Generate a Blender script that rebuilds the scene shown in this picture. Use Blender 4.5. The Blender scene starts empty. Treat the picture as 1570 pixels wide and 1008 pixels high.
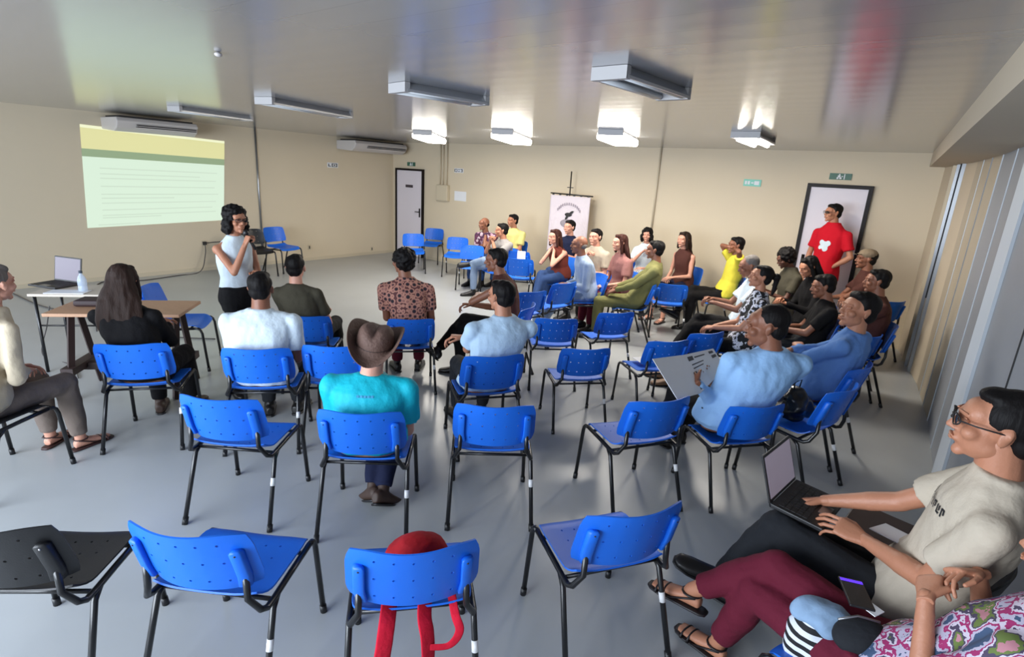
import bpy, bmesh, math, random
import numpy as np
from mathutils import Vector, Matrix, Euler, noise

# ------------------------------------------------------------------ camera, world, lights
scene = bpy.context.scene
col = scene.collection
RES_X, RES_Y = 1570, 1008
FOC, YAW, PITCH, ROLL = 838.1, 0.63829, 0.27587, 0.05832
CAM = Vector((10.408, -8.9586, 2.0215))
ROOM_H = 2.566


def cam_axes():
    cy, sy, cp, sp = math.cos(YAW), math.sin(YAW), math.cos(PITCH), math.sin(PITCH)
    f = Vector((-sy * cp, cy * cp, -sp))
    r0 = Vector((cy, sy, 0))
    u0 = r0.cross(f)
    c, s = math.cos(ROLL), math.sin(ROLL)
    return c * r0 + s * u0, -s * r0 + c * u0, f


AR, AU, AF = cam_axes()
cd = bpy.data.cameras.new('camera')
cam = bpy.data.objects.new('camera', cd)
col.objects.link(cam)
cd.sensor_fit = 'HORIZONTAL'
cd.sensor_width = 36
cd.lens = FOC * 36 / RES_X
cd.clip_start = 0.05
m = Matrix((AR, AU, -AF)).transposed().to_4x4()
m.translation = CAM
cam.matrix_world = m
scene.camera = cam

w = bpy.data.worlds.new('world')
scene.world = w
w.use_nodes = True
w.node_tree.nodes['Background'].inputs[0].default_value = (0.72, 0.82, 1.0, 1)
w.node_tree.nodes['Background'].inputs[1].default_value = 0.55


def area(name, loc, rot, sx, sy, power, color):
    l = bpy.data.lights.new(name, 'AREA')
    l.shape = 'RECTANGLE'
    l.size, l.size_y, l.energy, l.color = sx, sy, power, color
    o = bpy.data.objects.new(name, l)
    o.location = loc
    o.rotation_euler = rot
    col.objects.link(o)
    return o


# daylight from the open side of the room behind the camera, strongest to the left
area('daylight_rear', (7.2, -11.6, 1.5), (math.radians(88), 0, 0), 5.2, 1.9, 420, (0.80, 0.89, 1.0))
area('daylight_side', (1.0, -11.4, 1.5), (math.radians(90), 0, math.radians(-30)), 2.5, 1.9, 120, (0.80, 0.89, 1.0))

scene.view_settings.view_transform = 'Standard'
scene.view_settings.look = 'None'
scene.view_settings.gamma = 1
scene.view_settings.exposure = 0.26
scene.view_settings.use_curve_mapping = False
scene.cycles.max_bounces = 6
scene.cycles.diffuse_bounces = 4
scene.cycles.glossy_bounces = 3
scene.cycles.transparent_max_bounces = 6
scene.cycles.use_denoising = True
scene.cycles.caustics_reflective = False
scene.cycles.caustics_refractive = False
scene.cycles.sample_clamp_indirect = 4.0


def ray(px, py):
    return AF + AR * ((px - RES_X / 2) / FOC) - AU * ((py - RES_Y / 2) / FOC)


def U(px, py, z):          # where a line of sight meets the height z
    d = ray(px, py)
    return CAM + d * ((z - CAM.z) / d.z)


def UY(px, py, y):
    d = ray(px, py)
    return CAM + d * ((y - CAM.y) / d.y)


def near_ray(px, py, P, lim=0.2):
    d = ray(px, py).normalized()
    Q = CAM + d * ((P - CAM).dot(d))
    v = Q - P
    if v.length > lim:
        v = v * (lim / v.length)
    return P + v


# ------------------------------------------------------------------ materials
def srgb(c):
    def f(v):
        v /= 255.0
        return v / 12.92 if v <= 0.04045 else ((v + 0.055) / 1.055) ** 2.4
    return (f(c[0]), f(c[1]), f(c[2]), 1)


MATS = {}


def mat(name, rgb, rough=0.6, bump=0.0, bscale=40, var=0.0, vscale=6, metal=0.0, spec=0.5, emit=None, estr=0, coat=0, stretch=(1, 1, 1), alpha=1, trans=0, sss=0):
    if name in MATS:
        return MATS[name]
    mm = bpy.data.materials.new(name)
    mm.use_nodes = True
    nt = mm.node_tree
    b = nt.nodes['Principled BSDF']
    b.inputs['Base Color'].default_value = srgb(rgb)
    b.inputs['Roughness'].default_value = rough
    b.inputs['Metallic'].default_value = metal
    b.inputs['Specular IOR Level'].default_value = spec
    b.inputs['Coat Weight'].default_value = coat
    b.inputs['Alpha'].default_value = alpha
    b.inputs['Transmission Weight'].default_value = trans
    if emit:
        b.inputs['Emission Color'].default_value = srgb(emit)
        b.inputs['Emission Strength'].default_value = estr
    tc = nt.nodes.new('ShaderNodeTexCoord')
    mp = nt.nodes.new('ShaderNodeMapping')
    mp.inputs['Scale'].default_value = stretch
    nt.links.new(tc.outputs['Object'], mp.inputs[0])
    if bump > 0:
        n = nt.nodes.new('ShaderNodeTexNoise')
        n.inputs['Scale'].default_value = bscale
        n.inputs['Detail'].default_value = 3
        nt.links.new(mp.outputs[0], n.inputs['Vector'])
        bp = nt.nodes.new('ShaderNodeBump')
        bp.inputs['Strength'].default_value = bump
        bp.inputs['Distance'].default_value = 0.02
        nt.links.new(n.outputs['Fac'], bp.inputs['Height'])
        nt.links.new(bp.outputs[0], b.inputs['Normal'])
    if var > 0:
        n = nt.nodes.new('ShaderNodeTexNoise')
        n.inputs['Scale'].default_value = vscale
        n.inputs['Detail'].default_value = 4
        nt.links.new(mp.outputs[0], n.inputs['Vector'])
        mx = nt.nodes.new('ShaderNodeMix')
        mx.data_type = 'RGBA'
        c = srgb(rgb)
        mx.inputs[6].default_value = tuple(v * (1 - var) for v in c[:3]) + (1,)
        mx.inputs[7].default_value = tuple(min(1, v * (1 + var)) for v in c[:3]) + (1,)
        nt.links.new(n.outputs['Fac'], mx.inputs[0])
        nt.links.new(mx.outputs[2], b.inputs['Base Color'])
    MATS[name] = mm
    return mm


def ramp_mat(name, kind, scale, stops, rough=0.8, detail=2, stretch=(1, 1, 1), bands='X', const=True):
    """cloth prints: a texture through a colour ramp"""
    mm = bpy.data.materials.new(name)
    mm.use_nodes = True
    nt = mm.node_tree
    b = nt.nodes['Principled BSDF']
    b.inputs['Roughness'].default_value = rough
    tc = nt.nodes.new('ShaderNodeTexCoord')
    mp = nt.nodes.new('ShaderNodeMapping')
    mp.inputs['Scale'].default_value = stretch
    nt.links.new(tc.outputs['Object'], mp.inputs[0])
    if kind == 'noise':
        n = nt.nodes.new('ShaderNodeTexNoise')
        n.inputs['Detail'].default_value = detail
        out = n.outputs['Fac']
    elif kind == 'voronoi':
        n = nt.nodes.new('ShaderNodeTexVoronoi')
        n.inputs['Randomness'].default_value = 0.35
        out = n.outputs['Distance']
    elif kind == 'cells':
        n = nt.nodes.new('ShaderNodeTexVoronoi')
        sp = nt.nodes.new('ShaderNodeSeparateColor')
        nt.links.new(n.outputs['Color'], sp.inputs[0])
        out = sp.outputs[0]
    else:
        n = nt.nodes.new('ShaderNodeTexWave')
        n.bands_direction = bands
        out = n.outputs['Fac']
    n.inputs['Scale'].default_value = scale
    nt.links.new(mp.outputs[0], n.inputs['Vector'])
    r = nt.nodes.new('ShaderNodeValToRGB')
    r.color_ramp.interpolation = 'CONSTANT' if const else 'LINEAR'
    els = r.color_ramp.elements
    while len(els) < len(stops):
        els.new(0.5)
    for e, (p, c) in zip(els, stops):
        e.position = p
        e.color = srgb(c)
    nt.links.new(out, r.inputs[0])
    nt.links.new(r.outputs[0], b.inputs['Base Color'])
    MATS[name] = mm
    return mm


M_BLUE = mat('blue_plastic', (24, 104, 214), 0.42, 0.05, 300, spec=0.4)
M_BLACKP = mat('black_plastic', (20, 20, 22), 0.45, 0.05, 200)
M_TUBE = mat('black_tube', (14, 14, 16), 0.3, spec=0.6)
M_LABEL = mat('white_sticker', (225, 225, 225), 0.6)
M_SCREW = mat('screw_metal', (190, 190, 195), 0.3, metal=0.9)
M_WHITE = mat('white_paper', (222, 224, 228), 0.8)
M_SHOE_BLK = mat('black_leather', (18, 16, 16), 0.4)
M_SHOE_BRN = mat('brown_leather', (62, 44, 34), 0.6, var=0.3, vscale=20)
M_EYE = mat('eye_white', (215, 210, 205), 0.3)
M_IRIS = mat('eye_iris', (28, 18, 12), 0.2)
SKINS = {k: mat('skin_' + k, c, 0.5, 0.08, 120, var=0.08, vscale=14) for k, c in
         dict(light=(205, 150, 128), tan=(176, 120, 92), brown=(134, 86, 64), dark=(92, 56, 42)).items()}
LIPS = {k: mat('lip_' + k, c, 0.4) for k, c in dict(light=(170, 90, 85), tan=(140, 75, 65), brown=(105, 55, 48), dark=(75, 42, 38)).items()}
HAIRS = {k: mat('hair_' + k, c, 0.62, 0.3, 60, var=0.35, vscale=50, stretch=(1, 1, 0.12), spec=0.18) for k, c in
         dict(black=(16, 13, 13), brown=(40, 26, 20), auburn=(58, 30, 24), grey=(110, 104, 100)).items()}


# ------------------------------------------------------------------ object helpers
def tag(o, label=None, cat=None, group=None, kind=None):
    if label:
        o['label'] = label
    if cat:
        o['category'] = cat
    if group:
        o['group'] = group
    if kind:
        o['kind'] = kind
    return o


def empty(name, loc, label, cat, group=None, rz=0.0):
    o = bpy.data.objects.new(name, None)
    o.empty_display_size = 0.1
    o.location = loc
    o.rotation_euler = (0, 0, rz)
    col.objects.link(o)
    return tag(o, label, cat, group)


def link(name, me, mats, parent=None, world=True):
    """mesh given in world space if parent is set and world is True"""
    o = bpy.data.objects.new(name, me)
    if not isinstance(mats, (list, tuple)):
        mats = [mats]
    me.materials.clear()
    for x in mats:
        me.materials.append(x)
    col.objects.link(o)
    if parent:
        o.parent = parent
        if world:
            root = parent
            off = Vector((0, 0, 0))
            while root:
                off += root.location
                root = root.parent
            me.transform(Matrix.Translation(-off))
    return o


def copy_tree(o, parent=None):
    c = o.copy()
    col.objects.link(c)
    if parent:
        c.parent = parent
    for ch in list(o.children):
        copy_tree(ch, c)
    return c


class MB:
    """gathers primitives into one mesh"""
    def __init__(s):
        s.v, s.f, s.mi, s.cur = [], [], [], 0

    def add(s, vs, fs):
        n = len(s.v)
        s.v += [tuple(v) for v in vs]
        for f in fs:
            s.f.append([i + n for i in f])
            s.mi.append(s.cur)
        return s

    def box(s, lo, hi, M=None):
        x0, y0, z0 = lo
        x1, y1, z1 = hi
        vs = [Vector(p) for p in ((x0, y0, z0), (x1, y0, z0), (x1, y1, z0), (x0, y1, z0), (x0, y0, z1), (x1, y0, z1), (x1, y1, z1), (x0, y1, z1))]
        if M:
            vs = [M @ v for v in vs]
        return s.add(vs, [(0, 3, 2, 1), (4, 5, 6, 7), (0, 1, 5, 4), (1, 2, 6, 5), (2, 3, 7, 6), (3, 0, 4, 7)])

    def loft(s, rings, n=16, cap=True, power=2.0):
        """rings: (centre, axis_x, axis_y) with the axes scaled by their radii"""
        vs, fs = [], []
        for c, ax, ay in rings:
            c, ax, ay = Vector(c), Vector(ax), Vector(ay)
            for k in range(n):
                t = 2 * math.pi * k / n
                ct, st = math.cos(t), math.sin(t)
                e = 2.0 / power
                ct = math.copysign(abs(ct) ** e, ct)
                st = math.copysign(abs(st) ** e, st)
                vs.append(c + ax * ct + ay * st)
        for i in range(len(rings) - 1):
            for k in range(n):
                a, b = i * n + k, i * n + (k + 1) % n
                fs.append((a, b, b + n, a + n))
        if cap:
            fs.append(tuple(range(n))[::-1])
            fs.append(tuple((len(rings) - 1) * n + k for k in range(n)))
        return s.add(vs, fs)

    def tube(s, pts, r, n=10, flat=1.0, up=(0, 0, 1)):
        pts = [Vector(p) for p in pts]
        rr = r if isinstance(r, (list, tuple)) else [r] * len(pts)
        rings = []
        px = None
        for i, p in enumerate(pts):
            t = (pts[min(i + 1, len(pts) - 1)] - pts[max(i - 1, 0)]).normalized()
            if px is None:
                px = t.cross(Vector(up))
                if px.length < 1e-3:
                    px = t.cross(Vector((1, 0, 0)))
            px = (px - t * px.dot(t)).normalized()
            py = t.cross(px)
            rings.append((p, px * rr[i], py * rr[i] * flat))
        return s.loft(rings, n)

    def cap(s, a, b, ra, rb, n=12):
        a, b = Vector(a), Vector(b)
        t = b - a
        L = t.length
        t = t / L if L > 1e-6 else Vector((0, 0, 1))
        x = t.cross(Vector((0, 0, 1)))
        if x.length < 1e-3:
            x = t.cross(Vector((1, 0, 0)))
        x.normalize()
        y = t.cross(x)
        rings = []
        for q in (-80, -50, -20):
            q = math.radians(q)
            rings.append((a + t * (ra * math.sin(q)), x * ra * math.cos(q), y * ra * math.cos(q)))
        for q in (20, 50, 80):
            q = math.radians(q)
            rings.append((b + t * (rb * math.sin(q)), x * rb * math.cos(q), y * rb * math.cos(q)))
        return s.loft(rings, n)

    def ell(s, c, r, M=None, n=16, m=10):
        c = Vector(c)
        M3 = M if M else Matrix.Identity(3)
        rings = []
        for i in range(m + 1):
            q = math.radians(-86 + 172 * i / m)
            rings.append((c + M3 @ Vector((0, 0, r[2] * math.sin(q))), M3 @ Vector((r[0] * math.cos(q), 0, 0)), M3 @ Vector((0, r[1] * math.cos(q), 0))))
        return s.loft(rings, n)

    def mesh(s, name='m', smooth=True):
        me = bpy.data.meshes.new(name)
        me.from_pydata(s.v, [], s.f)
        me.polygons.foreach_set('material_index', s.mi)
        bm = bmesh.new()
        bm.from_mesh(me)
        bmesh.ops.recalc_face_normals(bm, faces=bm.faces)
        bm.to_mesh(me)
        bm.free()
        if smooth:
            me.polygons.foreach_set('use_smooth', [True] * len(me.polygons))
        me.update()
        return me


def evaluated(me, mods):
    o = bpy.data.objects.new('tmp', me)
    col.objects.link(o)
    for typ, kw in mods:
        md = o.modifiers.new(typ, typ)
        for k, v in kw.items():
            setattr(md, k, v)
    dg = bpy.context.evaluated_depsgraph_get()
    dg.update()
    out = bpy.data.meshes.new_from_object(o.evaluated_get(dg))
    bpy.data.objects.remove(o)
    return out


def remesh(mb, voxel, it=4, fac=0.5):
    me = evaluated(mb.mesh(), [('REMESH', dict(mode='VOXEL', voxel_size=voxel, use_smooth_shade=True)),
                               ('SMOOTH', dict(factor=fac, iterations=it))])
    return me


def roughen(me, amp, scale, stretch=(1, 1, 1), seed=0.0):
    n = len(me.vertices)
    co = np.empty(n * 3)
    me.vertices.foreach_get('co', co)
    no = np.empty(n * 3)
    me.vertices.foreach_get('normal', no)
    co, no = co.reshape(-1, 3), no.reshape(-1, 3)
    d = np.array([noise.noise((c[0] * scale * stretch[0] + seed, c[1] * scale * stretch[1], c[2] * scale * stretch[2])) for c in co])
    co += no * (d * amp)[:, None]
    me.vertices.foreach_set('co', co.ravel())
    me.update()
    return me


def arrays(me):
    n = len(me.vertices)
    co = np.empty(n * 3)
    me.vertices.foreach_get('co', co)
    fs = [tuple(p.vertices) for p in me.polygons]
    return co.reshape(-1, 3), fs


def join(parts):
    """parts: (mesh, matrix, material index or None)"""
    V, F, MI = [], [], []
    off = 0
    for me, M, mi in parts:
        co, fs = arrays(me)
        if M is not None:
            A = np.array(M)
            co = co @ A[:3, :3].T + A[:3, 3]
        flip = M is not None and M.determinant() < 0
        V.append(co)
        for p, f in zip(me.polygons, fs):
            F.append([i + off for i in (f[::-1] if flip else f)])
            MI.append(p.material_index if mi is None else mi)
        off += len(co)
    out = bpy.data.meshes.new('joined')
    out.from_pydata(np.vstack(V).tolist(), [], F)
    out.polygons.foreach_set('material_index', MI)
    out.polygons.foreach_set('use_smooth', [True] * len(F))
    out.update()
    return out


def mbox(name, lo, hi, mt, parent=None, bevel=0.0, seg=2):
    me = MB().box(lo, hi).mesh(smooth=False)
    if bevel:
        me = evaluated(me, [('BEVEL', dict(width=bevel, segments=seg))])
    return link(name, me, mt, parent, world=False)

# ------------------------------------------------------------------ the room
H = ROOM_H


def wall_material(name, rgb, seam=0.0):
    mm = mat(name, rgb, 0.75, 0.05, 3, var=0.05, vscale=1.2)
    return mm


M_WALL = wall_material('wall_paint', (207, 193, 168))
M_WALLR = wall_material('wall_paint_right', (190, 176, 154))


def ceiling_material():
    mm = bpy.data.materials.new('ceiling_pvc')
    mm.use_nodes = True
    nt = mm.node_tree
    b = nt.nodes['Principled BSDF']
    b.inputs['Base Color'].default_value = srgb((141, 142, 146))
    b.inputs['Roughness'].default_value = 0.19
    b.inputs['Specular IOR Level'].default_value = 0.6
    b.inputs['Coat Weight'].default_value = 0.6
    b.inputs['Coat Roughness'].default_value = 0.2
    tc = nt.nodes.new('ShaderNodeTexCoord')
    wv = nt.nodes.new('ShaderNodeTexWave')
    wv.bands_direction = 'Y'
    wv.inputs['Scale'].default_value = 1.55
    wv.inputs['Distortion'].default_value = 1.2
    wv.inputs['Detail'].default_value = 1
    wv.inputs['Detail Scale'].default_value = 0.5
    bp = nt.nodes.new('ShaderNodeBump')
    bp.inputs['Strength'].default_value = 0.05
    bp.inputs['Distance'].default_value = 0.01
    nt.links.new(tc.outputs['Object'], wv.inputs['Vector'])
    nt.links.new(wv.outputs['Fac'], bp.inputs['Height'])
    # narrow joints between the boards
    br = nt.nodes.new('ShaderNodeTexWave')
    br.bands_direction = 'Y'
    br.inputs['Scale'].default_value = 1.5708
    gt = nt.nodes.new('ShaderNodeMath')
    gt.operation = 'LESS_THAN'
    gt.inputs[1].default_value = 0.004
    nt.links.new(tc.outputs['Object'], br.inputs['Vector'])
    nt.links.new(br.outputs['Fac'], gt.inputs[0])
    mx = nt.nodes.new('ShaderNodeMix')
    mx.data_type = 'RGBA'
    mx.inputs[6].default_value = srgb((141, 142, 146))
    mx.inputs[7].default_value = srgb((136, 137, 140))
    nt.links.new(gt.outputs[0], mx.inputs[0])
    nt.links.new(mx.outputs[2], b.inputs['Base Color'])
    nt.links.new(bp.outputs[0], b.inputs['Normal'])
    return mm


M_FLOOR = mat('floor_vinyl', (164, 167, 168), 0.3, 0.03, 4, var=0.10, vscale=1.7, spec=0.5)
M_TRIMD = mat('dark_trim', (20, 14, 14), 0.5, spec=0.2)
M_DOOR = mat('door_white', (214, 208, 216), 0.5)
M_PANEL = mat('partition_grey', (140, 143, 148), 0.5, var=0.06, vscale=2)
M_PANELB = mat('partition_beige', (168, 156, 136), 0.55, var=0.10, vscale=2)
M_POST = mat('post_white', (190, 196, 202), 0.45)
M_ALU = mat('aluminium', (150, 152, 155), 0.28, metal=0.85)
M_CREAM = mat('cream_plastic', (196, 184, 160), 0.5)
M_ACW = mat('ac_white', (196, 190, 186), 0.45)
M_DARK = mat('dark_slot', (32, 30, 30), 0.6)


def structure(name, lo, hi, mt):
    return tag(mbox(name, lo, hi, mt), kind='structure')


structure('floor', (-0.15, -12.2, -0.12), (12.0, 0.15, 0.0), M_FLOOR)
structure('ceiling', (-0.15, -12.2, H), (12.0, 0.15, H + 0.12), ceiling_material())
structure('wall_left', (-0.15, -12.2, 0), (0.0, 0.0, H), M_WALL)
structure('wall_back', (-0.15, 0.0, 0), (11.2, 0.15, H), M_WALL)
# right wall: painted stretch by the corner, then the partition
RP = [(10.36, 0.0), (10.62, -1.55), (10.74, -2.75), (10.80, -4.0), (10.84, -4.16), (11.75, -12.2)]


def slab(name, a, b, z0, z1, th, mt, inset=0.0):
    a, b = Vector((a[0], a[1], 0)), Vector((b[0], b[1], 0))
    t = (b - a).normalized()
    n = Vector((-t.y, t.x, 0))      # points to +x for a wall that runs toward -y
    if n.x < 0:
        n = -n
    p = [a - n * inset, b - n * inset, b + n * th, a + n * th]
    mb = MB()
    mb.add([(q.x, q.y, z0) for q in p] + [(q.x, q.y, z1) for q in p],
           [(0, 1, 2, 3), (4, 7, 6, 5), (0, 4, 5, 1), (1, 5, 6, 2), (2, 6, 7, 3), (3, 7, 4, 0)])
    return tag(link(name, mb.mesh(smooth=False), mt), kind='structure')


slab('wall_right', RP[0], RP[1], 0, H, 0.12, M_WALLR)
slab('wall_right.001', RP[1], RP[2], 0, 2.42, 0.12, M_PANELB)
slab('wall_right.002', RP[2], RP[3], 0, 2.42, 0.12, M_PANEL)
slab('wall_right.003', RP[4], RP[5], 0, 2.42, 0.12, M_PANEL)
slab('trim_1', RP[3], RP[4], 0, 2.42, 0.12, M_POST, 0.02)
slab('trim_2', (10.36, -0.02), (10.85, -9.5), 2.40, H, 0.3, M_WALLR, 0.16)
n = 3
for yy, ww, mt in ((-0.62, 0.02, M_CREAM), (-0.82, 0.03, M_ALU), (-0.98, 0.06, M_DARK), (-1.06, 0.02, M_ALU), (-1.9, 0.012, M_POST), (-2.3, 0.02, M_PANEL), (-2.74, 0.02, M_POST), (-3.45, 0.014, M_POST), (-4.9, 0.012, M_DARK)):
    # uprights on the right wall's face; the wide dark strip paints a gap's shade
    for a, b in zip(RP, RP[1:]):
        if a[1] >= yy >= b[1]:
            t = (a[1] - yy) / (a[1] - b[1])
            xx = a[0] + (b[0] - a[0]) * t
    structure('trim_%d' % n, (xx - (0.03 if yy > -1.2 else 0.006), yy - ww, 0.0 if n != 5 else 0.9), (xx + 0.02, yy, 2.40), mt)
    n += 1
structure('baseboard_left', (0.0, -12.0, 0), (0.012, -0.0, 0.06), M_CREAM)
structure('baseboard_back', (1.2, -0.012, 0), (8.75, 0.0, 0.06), M_CREAM)


def door(num, x0, x1, z1, handle_side, fw=0.045):
    o = bpy.data.objects.new('door_%d' % num, None)
    o.location = ((x0 + x1) / 2, 0, 0)
    col.objects.link(o)
    tag(o, kind='structure')
    hw = (x1 - x0) / 2
    mbox('door_leaf', (-hw + fw, -0.03, 0.01), (hw - fw, -0.002, z1 - fw), M_DOOR, o)
    fr = MB()
    fr.box((-hw, -0.05, 0), (-hw + fw, -0.002, z1))
    fr.box((hw - fw, -0.05, 0), (hw, -0.002, z1))
    fr.box((-hw + fw, -0.05, z1 - fw), (hw - fw, -0.002, z1))
    link('door_frame', fr.mesh(smooth=False), M_TRIMD, o, world=False)
    hx = (hw - fw - 0.07) * handle_side
    hd = MB()
    hd.box((hx - 0.02, -0.038, 0.93), (hx + 0.02, -0.028, 1.13))
    hd.tube([(hx, -0.035, 1.05), (hx, -0.075, 1.05), (hx - 0.11 * handle_side, -0.075, 1.05)], 0.010)
    link('door_handle', hd.mesh(), M_TRIMD, o, world=False)
    return o


d1 = door(1, 0.13, 1.06, 2.0, 1)
pl = MB().box((-0.12, -0.038, 1.58), (0.12, -0.03, 1.64))
link('door_plate', pl.mesh(smooth=False), mat('plate_dark', (60, 52, 60), 0.5), d1, world=False)
door(2, 8.86, 9.66, 2.13, -1, 0.05)

# green exit signs ---------------------------------------------------------
M_GREEN = mat('sign_green', (52, 96, 78), 0.5)
M_GREENL = mat('sign_green_light', (120, 196, 178), 0.5)


def sign(loc, wd, ht, label, pieces, m1, m2, group=None, name='exit_sign'):
    e = empty(name, loc, label, 'sign', group)
    mbox('plate', (-wd / 2, -0.012, -ht / 2), (wd / 2, -0.001, ht / 2), m1, e)
    mb = MB()
    for a, b, c, d in pieces:
        mb.box((a * wd, -0.016, c * ht), (b * wd, -0.012, d * ht))
    link('marking', mb.mesh(smooth=False), m2, e, world=False)
    return e


run = [(-0.08, -0.02, 0.2, 0.4), (-0.12, 0.0, -0.1, 0.18), (-0.16, -0.08, -0.4, -0.1), (-0.04, 0.06, -0.38, -0.12), (0.04, 0.12, -0.02, 0.08), (0.16, 0.2, -0.42, 0.42)]
sign((0.63, 0, 2.10), 0.26, 0.085, 'small dark exit sign above the narrow white door in the far left corner', run, M_GREEN, M_WHITE)
sign((9.24, 0, 2.235), 0.27, 0.085, 'dark green exit sign above the white door behind the man in red', run, M_GREEN, M_WHITE)
sign((8.10, 0, 2.09), 0.25, 0.10, 'pale green direction sign alone on the wall left of the right-hand door',
     [(-0.42, -0.30, -0.25, 0.25), (-0.25, -0.13, -0.25, 0.25), (-0.06, 0.08, -0.1, 0.1), (0.12, 0.4, -0.28, 0.28)], M_GREENL, M_WHITE, name='direction_sign')

# wall fittings ------------------------------------------------------------
boxy = empty('junction_box', (1.69, 0, 1.53), 'beige electrical distribution box on the back wall under three conduits', 'electrical box')
mbox('box', (-0.17, -0.09, -0.17), (0.17, -0.001, 0.17), M_CREAM, boxy, 0.01)
mbox('cover', (-0.15, -0.098, -0.15), (0.15, -0.0905, 0.15), M_CREAM, boxy, 0.004)
for i, xx in enumerate((1.58, 1.67, 1.78)):
    o = link('conduit', MB().tube([(xx, -0.03, 1.705), (xx, -0.03, H)], 0.014).mesh(), M_CREAM)
    tag(o, ('left', 'middle', 'right')[i] + ' of the three beige conduits rising from the electrical box to the ceiling', 'conduit', 'conduits above the electrical box')
o = link('conduit', MB().tube([(6.6, -0.02, 1.25), (6.6, -0.02, H)], 0.016).mesh(), M_CREAM)
tag(o, 'thin vertical conduit on the back wall between the banner and the right-hand door', 'conduit')
o = link('conduit', MB().tube([(0.018, -3.33, 0.3), (0.018, -3.33, H)], 0.016).mesh(), M_ALU)
tag(o, 'thin vertical conduit on the left wall just right of the projected slide', 'conduit')
o = mbox('paper_notice', (2.0, -0.006, 1.39), (2.34, -0.001, 1.59), M_WHITE)
tag(o, 'blank white paper sheet pinned to the back wall beside the electrical box', 'paper')
for (y, z, s, lab) in ((-1.66, 1.98, .13, 'small framed black and white label on the left wall below the far air conditioner'),):
    e = empty('wall_label', (0, y, z), lab, 'sign')
    mbox('plate', (0.001, -s, -0.05), (0.01, s, 0.05), M_WHITE, e)
    mb = MB()
    for a, b, c, d in ((-0.85, -0.35, -0.6, -0.35), (-0.85, -0.7, -0.6, 0.5), (-0.2, -0.05, -0.7, 0.7), (-0.2, 0.8, 0.5, 0.7), (-0.2, 0.8, -0.7, -0.5), (0.65, 0.8, -0.7, 0.7), (0.15, 0.45, -0.2, 0.2)):
        mb.box((0.01, a * s, c * 0.05), (0.013, b * s, d * 0.05))
    link('marking', mb.mesh(smooth=False), M_DARK, e, world=False)
e = empty('wall_label', (2.11, 0, 2.02), 'small black and white label on the back wall right of the conduits', 'sign')
mbox('plate', (-0.13, -0.01, -0.045), (0.13, -0.001, 0.045), M_WHITE, e)
mb = MB()
for a, b, c, d in ((-0.9, -0.75, -0.7, 0.7), (-0.9, -0.3, 0.5, 0.7), (-0.9, -0.3, -0.7, -0.5), (-0.4, -0.3, -0.7, 0.7), (-0.1, 0.25, 0.3, 0.6), (-0.1, 0.25, -0.6, -0.3), (0.4, 0.85, 0.4, 0.7), (0.7, 0.85, -0.7, 0.7), (0.4, 0.85, -0.7, -0.5)):
    mb.box((a * 0.13, -0.013, c * 0.045), (b * 0.13, -0.01, d * 0.045))
link('marking', mb.mesh(smooth=False), M_DARK, e, world=False)
for y, z, lab in ((-4.42, 0.50, 'dark wall socket with a cable plugged in left of the presenter'), (-2.3, 0.28, 'small socket low on the left wall right of the stacked-up spare chairs'), (-0.66, 0.13, 'small socket low on the left wall near the far corner')):
    e = empty('wall_socket', (0, y, z), lab, 'socket')
    big = z > 0.4
    mbox('plate', (0.001, -0.035, -0.05), (0.012, 0.035, 0.05), M_CREAM, e, 0.003)
    mbox('outlet', (0.012, -0.03 if big else -0.012, -0.03), (0.05 if big else 0.016, 0.03 if big else 0.012, 0.03), M_DARK, e, 0.004)


# air conditioners ---------------------------------------------------------
def aircon(y0, y1, z0, z1, label):
    e = empty('air_conditioner', (0, (y0 + y1) / 2, z0), label, 'air conditioner', 'ceiling air conditioners')
    hl = (y1 - y0) / 2
    h = z1 - z0
    prof = [(0.002, h), (0.62, h), (0.66, h * 0.72), (0.60, h * 0.25), (0.50, 0.0), (0.002, 0.03)]
    mb = MB()
    vs = [(x, -hl, z) for x, z in prof] + [(x, hl, z) for x, z in prof]
    k = len(prof)
    mb.add(vs, [tuple(range(k))[::-1], tuple(range(k, 2 * k))] + [(i, (i + 1) % k, (i + 1) % k + k, i + k) for i in range(k)])
    body = link('body', evaluated(mb.mesh(smooth=False), [('BEVEL', dict(width=0.015, segments=2, limit_method='ANGLE'))]), M_ACW, e, world=False)
    g = MB()
    for i in range(2):
        g.box((0.615, -hl * 0.55, h * (0.36 + 0.12 * i)), (0.668, hl * 0.93, h * (0.42 + 0.12 * i)))
    link('air_outlet', g.mesh(smooth=False), M_DARK, e, world=False)
    mbox('louvre', (0.60, -hl * 0.55, h * 0.43), (0.672, hl * 0.93, h * 0.47), M_ACW, e)
    mbox('mounting_rail', (0.05, -hl * 0.9, h), (0.6, hl * 0.9, h + 0.025), M_DARK, e)
    return e


aircon(-5.75, -4.62, 2.30, 2.50, 'wide white air conditioner right above the projected slide')
aircon(-1.55, -0.15, 2.29, 2.50, 'wide white air conditioner high on the left wall near the far corner')

# projected slide ----------------------------------------------------------
C4 = {'tl': (-6.02, 2.37), 'tr': (-3.90, 2.29), 'br': (-4.03, 0.90), 'bl': (-6.12, 0.84)}


def sp(u, v):          # u 0..1 left to right, v 0..1 top to bottom
    t = [C4['tl'][i] * (1 - u) + C4['tr'][i] * u for i in (0, 1)]
    b = [C4['bl'][i] * (1 - u) + C4['br'][i] * u for i in (0, 1)]
    return [t[i] * (1 - v) + b[i] * v for i in (0, 1)]


def lightmat(name, c, s):
    return mat(name, (120, 114, 100), 0.9, emit=c, estr=s)


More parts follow.
